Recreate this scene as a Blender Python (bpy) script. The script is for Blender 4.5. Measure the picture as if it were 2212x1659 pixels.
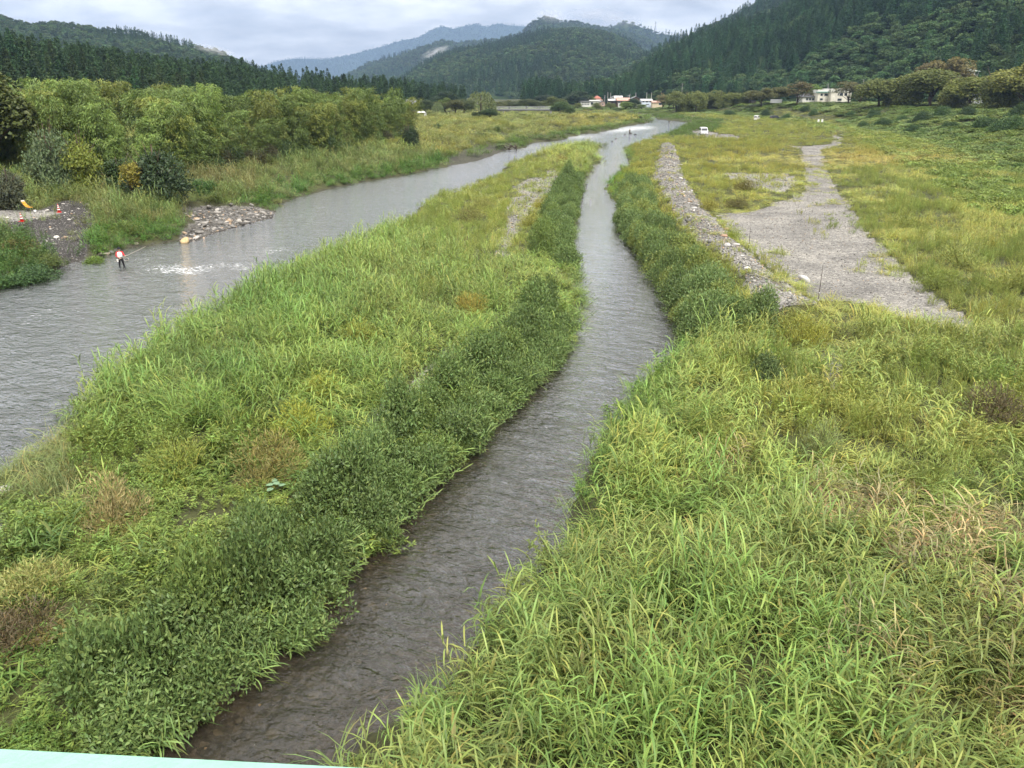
import bpy, bmesh, math, random
import numpy as np
from mathutils import Vector, Matrix, Euler

for o in list(bpy.data.objects):
    bpy.data.objects.remove(o, do_unlink=True)
R = math.radians
scene = bpy.context.scene
COL = scene.collection
rnd = random.Random(7)
RNG = np.random.default_rng(11)

# ------------------------------------------------------------------ camera
FPX, PW, PH = 1671.0, 2212.0, 1659.0        # photograph measured on a 2212 px wide copy
HORIZON, HC = 195.5, 12.5                   # eye level line in it; metres above the water
PITCH = math.atan((PH / 2 - HORIZON) / FPX)
cam_d = bpy.data.cameras.new('camera')
cam = bpy.data.objects.new('camera', cam_d)
COL.objects.link(cam)
cam.location = (0, 0, HC)
cam.rotation_euler = (math.pi / 2 - PITCH, 0, 0)
cam_d.sensor_fit = 'HORIZONTAL'
cam_d.sensor_width = 36
cam_d.lens = 36 * FPX / PW
cam_d.clip_start = 0.05
cam_d.clip_end = 40000
scene.camera = cam

# ------------------------------------------------------------------ light
SUN_EL, SUN_AZ = 58.0, 150.0                # veiled sun behind the right shoulder
world = bpy.data.worlds.new('World')
scene.world = world
world.use_nodes = True
nt = world.node_tree
nt.nodes.clear()
def N(tree, kind, **kw):
    n = tree.nodes.new(kind)
    for k, v in kw.items():
        setattr(n, k, v)
    return n
wo = N(nt, 'ShaderNodeOutputWorld')
bg = N(nt, 'ShaderNodeBackground')
sky = N(nt, 'ShaderNodeTexSky')
sky.sky_type = 'NISHITA'
sky.sun_disc = False
sky.sun_elevation = R(SUN_EL)
sky.sun_rotation = R(SUN_AZ)
sky.air_density = 1.2
sky.dust_density = 3.0
tc = N(nt, 'ShaderNodeTexCoord')
# cloud deck: project the view direction on a flat layer overhead, so clouds flatten to the horizon
sep = N(nt, 'ShaderNodeSeparateXYZ')
nt.links.new(tc.outputs['Generated'], sep.inputs[0])
zc = N(nt, 'ShaderNodeMath', operation='MAXIMUM'); zc.inputs[1].default_value = 0.0
nt.links.new(sep.outputs['Z'], zc.inputs[0])
za = N(nt, 'ShaderNodeMath', operation='ADD'); za.inputs[1].default_value = 0.22
nt.links.new(zc.outputs[0], za.inputs[0])
dx = N(nt, 'ShaderNodeMath', operation='DIVIDE'); nt.links.new(sep.outputs['X'], dx.inputs[0]); nt.links.new(za.outputs[0], dx.inputs[1])
dy = N(nt, 'ShaderNodeMath', operation='DIVIDE'); nt.links.new(sep.outputs['Y'], dy.inputs[0]); nt.links.new(za.outputs[0], dy.inputs[1])
cmb = N(nt, 'ShaderNodeCombineXYZ'); nt.links.new(dx.outputs[0], cmb.inputs[0]); nt.links.new(dy.outputs[0], cmb.inputs[1])
n1 = N(nt, 'ShaderNodeTexNoise'); n1.inputs['Scale'].default_value = 1.25; n1.inputs['Detail'].default_value = 7; n1.inputs['Roughness'].default_value = 0.55; n1.inputs['Distortion'].default_value = 0.25
nt.links.new(cmb.outputs[0], n1.inputs['Vector'])
n2 = N(nt, 'ShaderNodeTexNoise'); n2.inputs['Scale'].default_value = 4.2; n2.inputs['Detail'].default_value = 6; n2.inputs['Roughness'].default_value = 0.6
nt.links.new(cmb.outputs[0], n2.inputs['Vector'])
mx = N(nt, 'ShaderNodeMix', data_type='FLOAT'); mx.inputs[0].default_value = 0.42
nt.links.new(n1.outputs['Fac'], mx.inputs[2]); nt.links.new(n2.outputs['Fac'], mx.inputs[3])
ramp = N(nt, 'ShaderNodeValToRGB')
ramp.color_ramp.elements[0].position = 0.38; ramp.color_ramp.elements[0].color = (0.62, 0.605, 0.58, 1)
ramp.color_ramp.elements[1].position = 0.61; ramp.color_ramp.elements[1].color = (1.42, 1.375, 1.28, 1)
e = ramp.color_ramp.elements.new(0.5); e.color = (0.95, 0.925, 0.875, 1)
nt.links.new(mx.outputs[0], ramp.inputs[0])
skm = N(nt, 'ShaderNodeVectorMath', operation='SCALE'); skm.inputs['Scale'].default_value = 0.10
nt.links.new(sky.outputs[0], skm.inputs[0])
mixc = N(nt, 'ShaderNodeMix', data_type='RGBA'); mixc.inputs[0].default_value = 0.93     # thin gaps let a little of the clear sky through
nt.links.new(skm.outputs[0], mixc.inputs[6]); nt.links.new(ramp.outputs[0], mixc.inputs[7])
# a closed overcast is about three times as bright overhead as at the horizon (standard overcast sky)
ov = N(nt, 'ShaderNodeMath', operation='MULTIPLY_ADD'); ov.inputs[1].default_value = 1.3; ov.inputs[2].default_value = 1.0
nt.links.new(zc.outputs[0], ov.inputs[0])
ovs = N(nt, 'ShaderNodeVectorMath', operation='SCALE'); nt.links.new(mixc.outputs[2], ovs.inputs[0]); nt.links.new(ov.outputs[0], ovs.inputs['Scale'])
nt.links.new(ovs.outputs[0], bg.inputs['Color'])
bg.inputs['Strength'].default_value = 0.36
nt.links.new(bg.outputs[0], wo.inputs['Surface'])

sun_d = bpy.data.lights.new('sun', 'SUN')
sun_d.energy = 1.5
sun_d.angle = R(25)
sun_d.color = (1.0, 0.96, 0.9)
sun = bpy.data.objects.new('sun', sun_d)
COL.objects.link(sun)
_az = R(SUN_AZ)
sdir = Vector((math.sin(_az) * math.cos(R(SUN_EL)), math.cos(_az) * math.cos(R(SUN_EL)), math.sin(R(SUN_EL))))
sun.rotation_euler = (-sdir).to_track_quat('-Z', 'Y').to_euler()
sun.location = (0, 0, 200)

scene.view_settings.view_transform = 'Standard'
scene.view_settings.look = 'None'
scene.view_settings.gamma = 1
scene.view_settings.exposure = 1.62
cy = scene.cycles
cy.max_bounces = 5; cy.diffuse_bounces = 2; cy.glossy_bounces = 2; cy.transmission_bounces = 3
cy.transparent_max_bounces = 8; cy.volume_bounces = 0
cy.caustics_reflective = False; cy.caustics_refractive = False
cy.use_denoising = True
cy.denoiser = 'OPENIMAGEDENOISE'
cy.use_adaptive_sampling = True
cy.adaptive_threshold = 0.02
scene.render.film_transparent = False

# ------------------------------------------------------------------ measuring
cP, sP = math.cos(PITCH), math.sin(PITCH)
def ray(px, py):
    a = (px - PW / 2) / FPX; b = (PH / 2 - py) / FPX
    return np.array([a, cP + b * sP, -sP + b * cP])
def G(px, py, z=0.0):                       # where the sight line of a photo point meets height z
    d = ray(px, py); t = (z - HC) / d[2]
    return (d[0] * t, d[1] * t)
def at(px, py, Y):                          # ... or distance Y
    d = ray(px, py); t = Y / d[1]
    return (d[0] * t, Y, HC + d[2] * t)
def project(x, y, z):
    z = z - HC
    dep = y * cP - z * sP; up = y * sP + z * cP
    dep = np.maximum(dep, 0.01)
    return PW / 2 + FPX * x / dep, PH / 2 - FPX * up / dep

def _hash(ix, iy, seed):
    n = (ix.astype(np.int64) * 374761393 + iy.astype(np.int64) * 668265263 + seed * 1442695041) & 0x7fffffff
    n = ((n ^ (n >> 13)) * 1274126177) & 0x7fffffff
    return ((n ^ (n >> 16)) & 0xffff) / 65535.0
def vnoise(x, y, seed=0):
    x = np.asarray(x, float); y = np.asarray(y, float)
    ix = np.floor(x); iy = np.floor(y); fx = x - ix; fy = y - iy
    fx = fx * fx * (3 - 2 * fx); fy = fy * fy * (3 - 2 * fy)
    a = _hash(ix, iy, seed); b = _hash(ix + 1, iy, seed); c = _hash(ix, iy + 1, seed); d = _hash(ix + 1, iy + 1, seed)
    return (a * (1 - fx) + b * fx) * (1 - fy) + (c * (1 - fx) + d * fx) * fy
def fbm(x, y, seed=0, oct=4):
    s = 0; a = 0.5; t = 0
    for k in range(oct):
        s = s + a * vnoise(np.asarray(x) * 2 ** k, np.asarray(y) * 2 ** k, seed + k * 17); t += a; a *= 0.5
    return s / t
def sstep(a, b, x):
    t = np.clip((x - a) / (b - a), 0, 1); return t * t * (3 - 2 * t)
def inpoly(x, y, poly):
    p = np.asarray(poly); r = np.zeros(np.shape(x), bool); n = len(p); j = n - 1
    for i in range(n):
        xi, yi = p[i]; xj, yj = p[j]
        if yi != yj:
            r ^= ((yi > y) != (yj > y)) & (x < (xj - xi) * (y - yi) / (yj - yi) + xi)
        j = i
    return r
def dline(x, y, line):
    p = np.asarray(line); best = np.full(np.shape(x), 1e9)
    for i in range(len(p) - 1):
        ax, ay = p[i]; bx, by = p[i + 1]; vx, vy = bx - ax, by - ay
        L = vx * vx + vy * vy + 1e-9
        t = np.clip(((x - ax) * vx + (y - ay) * vy) / L, 0, 1)
        best = np.minimum(best, (x - ax - t * vx) ** 2 + (y - ay - t * vy) ** 2)
    return np.sqrt(best)
def wobble(pts, amp=0.012, seed=1, sub=5):    # a natural, uneven shore between the measured points
    out = []
    for i in range(len(pts) - 1):
        a, b = np.array(pts[i]), np.array(pts[i + 1]); L = np.linalg.norm(b - a); n = np.array([-(b - a)[1], (b - a)[0]]) / (L + 1e-9)
        for k in range(sub):
            t = k / sub; p = a + (b - a) * t
            w = (vnoise(np.array([p[0] * .9 + i * .3]), np.array([p[1] * .9]), seed)[0] - .5) * min(L * 0.18, 0.02 * abs(p[1]) + .25)
            out.append(tuple(p + n * w * (0 if k == 0 else 1)))
    out.append(tuple(pts[-1])); return out

# ------------------------------------------------------------------ shorelines
isl_R = [(310, 1620), (420, 1545), (505, 1492), (570, 1420), (640, 1378), (690, 1310), (700, 1262), (722, 1228), (790, 1200), (848, 1150), (880, 1092),
         (930, 1042), (998, 976), (1024, 930), (1080, 882), (1130, 850), (1172, 800), (1226, 735), (1244, 685), (1250, 640), (1236, 590), (1219, 550),
         (1228, 500), (1240, 440), (1256, 392), (1279, 371), (1290, 346), (1286, 328), (1302, 316)]
isl_L = [(-60, 1010), (60, 938), (130, 882), (210, 805), (300, 745), (400, 685), (500, 625), (600, 583), (700, 534), (770, 508), (850, 482), (880, 462),
         (900, 433), (960, 407), (1030, 388), (1080, 372), (1090, 352), (1150, 328), (1200, 315), (1260, 307)]
rb = [(725, 1625, .5), (790, 1535, .6), (850, 1495, .8), (980, 1395, .9), (1050, 1285, .9), (1120, 1215, .9), (1222, 1132, .9), (1242, 1040, .9), (1302, 900, .8),
      (1352, 860, .8), (1372, 800, .8), (1440, 762, .7), (1474, 742, .5), (1480, 712, .1), (1450, 652, .1), (1410, 592, .1), (1370, 532, .1), (1346, 490, .1),
      (1345, 442, .1), (1320, 417, .2), (1310, 396, .3), (1326, 381, .3), (1346, 371, .2), (1352, 332, .3), (1362, 317, .3), (1400, 302, .2), (1440, 291, .1), (1478, 272, 0), (1497, 265, 0)]
lb = [(0, 622), (60, 601), (130, 579), (160, 565), (200, 554), (250, 546), (300, 531), (390, 519), (430, 514), (500, 490), (560, 474), (596, 462),
      (590, 448), (650, 425), (700, 411), (780, 394), (830, 386), (900, 373), (970, 358), (1030, 348), (1110, 323), (1180, 306), (1250, 294), (1310, 284),
      (1350, 274), (1398, 266), (1412, 261), (1395, 253.5), (1340, 249.5)]
ISL_R = [G(x, y, .05) for x, y in isl_R]
ISL_L = [G(x, y, .9) for x, y in isl_L]
RB = [G(x, y, z) for x, y, z in rb]
LB = [G(x, y, 0) for x, y in lb]
FARL = LB[-1]
ISL_R = [(-16.5, -18), (-11.5, 4)] + ISL_R
ISL_Ld = [(-40, -18), (-33, 4), G(-330, 1400, .2), G(-60, 1250, .2), G(12, 1165, .1), G(8, 1090, .2)] + ISL_L
RB = [(-2.5, -18), (-4.3, 6)] + RB + [G(1430, 259), G(1400, 251), G(1340, 247.3), (20, 395), (-30, 420)]
LB = [(-110, -18), (-75, 20), G(-420, 730)] + LB + [(18, 385), (-34, 410)]
ISL_R = wobble(ISL_R, seed=3); ISL_Ld = wobble(ISL_Ld, seed=4); RB = wobble(RB, seed=5); LB = wobble(LB, seed=6)
ISLAND = ISL_Ld + ISL_R[::-1]
RIVER = LB + RB[::-1]
LEFTB = LB + [(-34, 5000), (-6000, 5000), (-6000, -18)]
TOE = [(42, -20), (48, 30), (56, 62), (68, 100), (97, 190), (118, 300), (114, 380), (97, 440), (62, 490), (20, 515), (-60, 560), (-200, 640)]
EMB = TOE + [(-200, 6000), (6000, 6000), (6000, -20)]

def P(l, z=0.6): return [G(a, b, z) for a, b in l]
LEVEE = P([(1428, 316), (1452, 314), (1466, 336), (1472, 370), (1490, 410), (1524, 450), (1562, 500), (1592, 540), (1640, 578), (1690, 612), (1764, 656), (1756, 682),
           (1690, 690), (1640, 672), (1596, 612), (1552, 570), (1498, 520), (1456, 470), (1428, 420), (1414, 380), (1424, 336)], 1.0)
LEV_C = P([(1440, 316), (1444, 340), (1443, 378), (1460, 425), (1495, 470), (1540, 520), (1580, 565), (1625, 610), (1670, 648), (1720, 676)], 1.2)
CLEAR = P([(1730, 336), (1776, 336), (1782, 370), (1812, 420), (1832, 450), (1872, 510), (1932, 560), (1987, 620), (2062, 680), (2124, 714), (2110, 728), (2010, 706),
           (1905, 676), (1840, 655), (1770, 654), (1690, 606), (1640, 570), (1600, 530), (1560, 490), (1548, 462), (1625, 456), (1692, 437), (1735, 420), (1742, 390)], .8)
TRACK = P([(1694, 318), (1730, 324), (1730, 337), (1776, 337), (1776, 324), (1812, 317), (1826, 290), (1816, 290), (1804, 312), (1807, 290), (1799, 290), (1796, 313), (1760, 317)], .8)
GREENWAY = P([(1797, 292), (1828, 292), (1832, 275), (1812, 262), (1760, 255), (1690, 250), (1640, 250), (1660, 255), (1740, 260), (1785, 268), (1800, 278)], .9)
VANLOT = P([(1488, 287), (1510, 282), (1545, 288), (1580, 294), (1612, 302), (1580, 304), (1530, 298), (1496, 292)], .8)
ISLG1 = P([(1190, 365), (1215, 372), (1205, 400), (1180, 430), (1150, 455), (1135, 480), (1110, 520), (1085, 560), (1070, 545), (1095, 480), (1090, 450), (1120, 420), (1110, 405), (1150, 385)], .8)
ISLG2 = P([(985, 745), (975, 770), (935, 815), (900, 860), (850, 895), (800, 900), (805, 880), (850, 850), (905, 815), (945, 765)], .8)
SCRUBG = P([(1560, 376), (1700, 378), (1730, 400), (1690, 420), (1600, 400)], .8)
PAD = P([(-300, 450), (0, 452), (100, 455), (140, 459), (110, 466), (60, 474), (0, 482), (-300, 540)], 1.75)
MOUND = P([(-40, 480), (60, 476), (150, 458), (195, 462), (212, 490), (195, 512), (178, 540), (200, 556), (160, 570), (120, 548), (80, 530), (0, 500)], 1.0)
ROCKBAR = P([(385, 462), (440, 452), (540, 450), (592, 456), (585, 472), (520, 486), (470, 500), (420, 520), (385, 524), (395, 505), (420, 490), (400, 475)], .1)
DIRTBANK = P([(960, 352), (1000, 330), (1060, 318), (1110, 312), (1115, 322), (1040, 345), (985, 358)], .5)
RGRAV = P([(1745, 740), (1790, 745), (1815, 800), (1835, 850), (1800, 850), (1770, 810)], .8)

def warp(x, y):                             # ragged edges for everything that is not a shore
    k = .62
    return x + (fbm(x * .9, y * .9, 301, 3) - .5) * 1.5 * k, y + (fbm(x * .9 + 40, y * .9, 302, 3) - .5) * 2.6 * k
def fields(x, y):
    """water flag, distance to the nearest shore, bank (0 left, 1 island, 2 right)"""
    isl = inpoly(x, y, ISLAND); wat = inpoly(x, y, RIVER) & ~isl
    left = inpoly(x, y, LEFTB) & ~wat & ~isl
    s = np.minimum(np.minimum(dline(x, y, ISLAND), dline(x, y, LB)), dline(x, y, RB))
    return wat, s, np.where(isl, 1, np.where(left, 0, 2))
def height(x, y, full=False):
    x = np.asarray(x, float); y = np.asarray(y, float)
    wat, s, bank = fields(x, y)
    land = .08 + .75 * (1 - np.exp(-s / 1.8)) + (fbm(x * .16, y * .16, 5) - .5) * .7 * np.clip(s / 4, 0, 1)
    land += np.where(bank == 0, 1.3 * sstep(4, 22, s) + .5 * sstep(25, 60, s), 0)
    land += np.where(bank == 2, .25 * sstep(5, 25, s), 0)
    land += np.where(bank == 0, 1.5 * (fbm(x * .13, y * .13, 77, 3) - .38) * sstep(3, 9, s) * (1 - sstep(140, 220, y)), 0)
    dl = dline(x, y, LEV_C); land += 1.05 * np.exp(-(dl / 1.9) ** 2) * (bank == 2)
    em = inpoly(x, y, EMB); de = dline(x, y, TOE)
    zc_ = np.interp(y, [0, 200, 280, 350, 430, 520, 570, 900, 3000], [5.2, 5.2, 5.4, 5.6, 5.2, 4.2, 3.0, 2.0, .9])
    zc_ = zc_ * (1 - sstep(400, 450, y) * (1 - sstep(88, 125, x)) * .88)
    land += np.where(em, sstep(0, 1, de / np.interp(y, [0, 100, 300, 600], [30, 38, 42, 30])) * zc_ + (fbm(x * .09, y * .09, 9) - .5) * 2.6 * np.clip(de / 10, 0, 1) * (1 - .7 * sstep(300, 450, y)), 0)
    land += np.where(em, 0.0, 0.0)
    pad = inpoly(x, y, PAD); mnd = inpoly(x, y, MOUND)
    dp = dline(x, y, PAD + PAD[:1])
    padlift = np.where(pad, 1.0, np.exp(-(dp / 1.9) ** 2))
    padz = 1.75 + (fbm(x * .8, y * .8, 2) - .5) * .08
    land = np.where(bank == 0, land * (1 - padlift) + padz * padlift, land)
    land = np.where(inpoly(x, y, CLEAR), .55 * land + .45 * .95, land)
    rb_ = inpoly(x, y, ROCKBAR)
    bed = -.10 - .42 * (1 - np.exp(-s / 2.2)) + (fbm(x * .35, y * .35, 21) - .5) * .22
    z = np.where(wat, np.minimum(bed, -.03), np.maximum(land, .05))
    z = np.where(rb_, .07 + (fbm(x * .8, y * .8, 31) - .5) * .22, z)
    if full: return z, wat, s, bank
    return z
# ------------------------------------------------------------------ helpers
def tag(o, label=None, cat=None, group=None, kind=None):
    if label: o['label'] = label
    if cat: o['category'] = cat
    if group: o['group'] = group
    if kind: o['kind'] = kind
    return o
def mesh_from(name, V, Fs, mats=(), smooth=False, tint=None, midx=None):
    me = bpy.data.meshes.new(name)
    V = np.asarray(V, np.float32)
    if isinstance(Fs, np.ndarray):
        n, k = Fs.shape
        me.vertices.add(len(V)); me.vertices.foreach_set('co', V.ravel())
        me.loops.add(n * k); me.loops.foreach_set('vertex_index', Fs.astype(np.int32).ravel())
        me.polygons.add(n); me.polygons.foreach_set('loop_start', np.arange(0, n * k, k, dtype=np.int32))
        me.update(calc_edges=True)
    else:
        me.from_pydata([tuple(map(float, v)) for v in V], [], Fs); me.update()
    for m in mats: me.materials.append(m)
    if midx is not None: me.polygons.foreach_set('material_index', np.asarray(midx, np.int32))
    if smooth: me.polygons.foreach_set('use_smooth', np.ones(len(me.polygons), bool))
    if tint is not None:
        a = me.color_attributes.new('tint', 'FLOAT_COLOR', 'POINT')
        t = np.ones((len(V), 4), np.float32); t[:, :3] = tint; a.data.foreach_set('color', t.ravel())
    return me
def ob(name, me, parent=None, loc=(0, 0, 0), rot=(0, 0, 0), scl=1.0, color=None):
    o = bpy.data.objects.new(name, me); COL.objects.link(o)
    o.location = loc; o.rotation_euler = rot
    o.scale = (scl, scl, scl) if np.isscalar(scl) else scl
    if parent is not None: o.parent = parent
    if color is not None: o.color = (*color[:3], 1)
    return o
def copy_tree(o, parent=None):
    c = o.copy(); COL.objects.link(c); c.parent = parent
    for ch in list(o.children): copy_tree(ch, c)
    return c
class MB:                                    # collects simple solids into one mesh
    def __init__(s): s.v = []; s.f = []; s.m = []
    def add(s, V, Fs, m=0):
        b = len(s.v); s.v += [tuple(v) for v in V]; s.f += [tuple(i + b for i in f) for f in Fs]; s.m += [m] * len(Fs); return s
    def box(s, c, d, rz=0, m=0, taper=1.0):
        x, y, z = d[0] / 2, d[1] / 2, d[2] / 2; cs, sn = math.cos(rz), math.sin(rz); V = []
        for k, (i, j, l) in enumerate([(-1, -1, -1), (1, -1, -1), (1, 1, -1), (-1, 1, -1), (-1, -1, 1), (1, -1, 1), (1, 1, 1), (-1, 1, 1)]):
            t = taper if l > 0 else 1; a, b = i * x * t, j * y * t
            V.append((c[0] + a * cs - b * sn, c[1] + a * sn + b * cs, c[2] + l * z))
        return s.add(V, [(0, 3, 2, 1), (4, 5, 6, 7), (0, 1, 5, 4), (1, 2, 6, 5), (2, 3, 7, 6), (3, 0, 4, 7)], m)
    def tube(s, pts, r, n=6, m=0, cap=True):
        pts = [Vector(p) for p in pts]; rs = r if hasattr(r, '__len__') else [r] * len(pts); V = []; Fs = []
        for i, p in enumerate(pts):
            t = (pts[min(i + 1, len(pts) - 1)] - pts[max(i - 1, 0)]).normalized()
            u = t.orthogonal().normalized() if i == 0 else (u - t * u.dot(t)).normalized()
            w = t.cross(u)
            for k in range(n):
                a = 2 * math.pi * k / n; V.append(p + (u * math.cos(a) + w * math.sin(a)) * rs[i])
        for i in range(len(pts) - 1):
            for k in range(n):
                k2 = (k + 1) % n; Fs.append((i * n + k, i * n + k2, (i + 1) * n + k2, (i + 1) * n + k))
        if cap: Fs += [tuple(range(n - 1, -1, -1)), tuple(range((len(pts) - 1) * n, len(pts) * n))]
        return s.add(V, Fs, m)
    def mesh(s, name, mats, smooth=False): return mesh_from(name, s.v, s.f, mats if isinstance(mats, (list, tuple)) else [mats], smooth, midx=s.m)
    def build(s, name, mats, parent=None, loc=(0, 0, 0), rot=(0, 0, 0), scl=1.0, smooth=False):
        return ob(name, s.mesh(name, mats, smooth), parent, loc, rot, scl)
def empty(name, loc=(0, 0, 0), rz=0.0, scl=1.0, parent=None):
    o = bpy.data.objects.new(name, None); COL.objects.link(o); o.location = loc; o.rotation_euler = (0, 0, rz)
    o.scale = (scl, scl, scl); o.empty_display_size = .3; o.parent = parent
    return o

# ------------------------------------------------------------------ materials
def new_mat(name):
    m = bpy.data.materials.new(name); m.use_nodes = True; t = m.node_tree; t.nodes.clear()
    out = N(t, 'ShaderNodeOutputMaterial'); return m, t, out
def L(t, a, b): t.links.new(a, b)
def ramp_node(t, stops):
    r = N(t, 'ShaderNodeValToRGB'); els = r.color_ramp.elements
    while len(els) < len(stops): els.new(.5)
    for e_, (p, c) in zip(els, stops): e_.position = p; e_.color = (*c, 1)
    return r
def noise_node(t, scale, detail=4, rough=.55, vec=None):
    n = N(t, 'ShaderNodeTexNoise'); n.inputs['Scale'].default_value = scale; n.inputs['Detail'].default_value = detail; n.inputs['Roughness'].default_value = rough
    if vec is not None: L(t, vec, n.inputs['Vector'])
    return n
def paint(name, color, rough=.6, spec=.4, var=.18, scale=3.0, metal=0.0, bump=0.0):
    m, t, out = new_mat(name); p = N(t, 'ShaderNodeBsdfPrincipled')
    tcn = N(t, 'ShaderNodeTexCoord'); n = noise_node(t, scale, 5, .6, tcn.outputs['Object'])
    c = np.array(color); r = ramp_node(t, [(.3, tuple(np.clip(c * (1 - var), 0, 1))), (.7, tuple(np.clip(c * (1 + var * .6), 0, 1)))])
    L(t, n.outputs['Fac'], r.inputs[0]); L(t, r.outputs[0], p.inputs['Base Color'])
    p.inputs['Roughness'].default_value = rough; p.inputs['Specular IOR Level'].default_value = spec; p.inputs['Metallic'].default_value = metal
    if bump:
        b = N(t, 'ShaderNodeBump'); b.inputs['Strength'].default_value = bump; b.inputs['Distance'].default_value = .03
        n2_ = noise_node(t, scale * 8, 4, .6, tcn.outputs['Object']); L(t, n2_.outputs['Fac'], b.inputs['Height']); L(t, b.outputs[0], p.inputs['Normal'])
    L(t, p.outputs[0], out.inputs['Surface']); return m
def leaf_mat(name, src, trans=.26, rough=.5, spec=.3, gain=1.0):
    """foliage: colour comes from the plant (scatter attribute or object colour), each leaf varies by its own tint"""
    m, t, out = new_mat(name)
    if src == 'INST':
        a = N(t, 'ShaderNodeAttribute'); a.attribute_type = 'INSTANCER'; a.attribute_name = 'col'; c = a.outputs['Color']
    else:
        a = N(t, 'ShaderNodeObjectInfo'); c = a.outputs['Color']
    tn = N(t, 'ShaderNodeAttribute'); tn.attribute_type = 'GEOMETRY'; tn.attribute_name = 'tint'
    mul = N(t, 'ShaderNodeMix', data_type='RGBA', blend_type='MULTIPLY'); mul.inputs[0].default_value = 1
    L(t, c, mul.inputs[6]); L(t, tn.outputs['Color'], mul.inputs[7])
    p = N(t, 'ShaderNodeBsdfPrincipled'); L(t, mul.outputs[2], p.inputs['Base Color'])
    p.inputs['Roughness'].default_value = rough; p.inputs['Specular IOR Level'].default_value = spec
    tr = N(t, 'ShaderNodeBsdfTranslucent'); L(t, mul.outputs[2], tr.inputs['Color'])
    ms = N(t, 'ShaderNodeMixShader'); ms.inputs[0].default_value = trans
    L(t, p.outputs[0], ms.inputs[1]); L(t, tr.outputs[0], ms.inputs[2]); L(t, ms.outputs[0], out.inputs['Surface'])
    return m
M_INST = leaf_mat('leaf_scatter', 'INST'); M_OBJ = leaf_mat('leaf_plant', 'OBJ')
M_NEED = leaf_mat('needles_scatter', 'INST', .12, .6, .2); M_NEEDO = leaf_mat('needles_tree', 'OBJ', .12, .6, .2)
M_BARK = paint('bark', (.10, .075, .055), .9, .1, .4, 6, bump=.5)
M_CULM = paint('bamboo_culm', (.16, .2, .07), .5, .3, .3, 4)

def stone_mat(name, src):
    m, t, out = new_mat(name); p = N(t, 'ShaderNodeBsdfPrincipled')
    if src == 'INST':
        a = N(t, 'ShaderNodeAttribute'); a.attribute_type = 'INSTANCER'; a.attribute_name = 'col'; c = a.outputs['Color']
    else:
        a = N(t, 'ShaderNodeObjectInfo'); c = a.outputs['Color']
    tcn = N(t, 'ShaderNodeTexCoord'); n = noise_node(t, 2.5, 6, .65, tcn.outputs['Object'])
    r = ramp_node(t, [(.3, (.55, .55, .56)), (.7, (1.15, 1.13, 1.1))]); L(t, n.outputs['Fac'], r.inputs[0])
    mul = N(t, 'ShaderNodeMix', data_type='RGBA', blend_type='MULTIPLY'); mul.inputs[0].default_value = 1
    L(t, c, mul.inputs[6]); L(t, r.outputs[0], mul.inputs[7]); L(t, mul.outputs[2], p.inputs['Base Color'])
    p.inputs['Roughness'].default_value = .8; p.inputs['Specular IOR Level'].default_value = .3
    b = N(t, 'ShaderNodeBump'); b.inputs['Strength'].default_value = .4; b.inputs['Distance'].default_value = .05
    L(t, n.outputs['Fac'], b.inputs['Height']); L(t, b.outputs[0], p.inputs['Normal'])
    L(t, p.outputs[0], out.inputs['Surface']); return m
M_STI = stone_mat('stone_scatter', 'INST'); M_STO = stone_mat('stone_single', 'OBJ')

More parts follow.
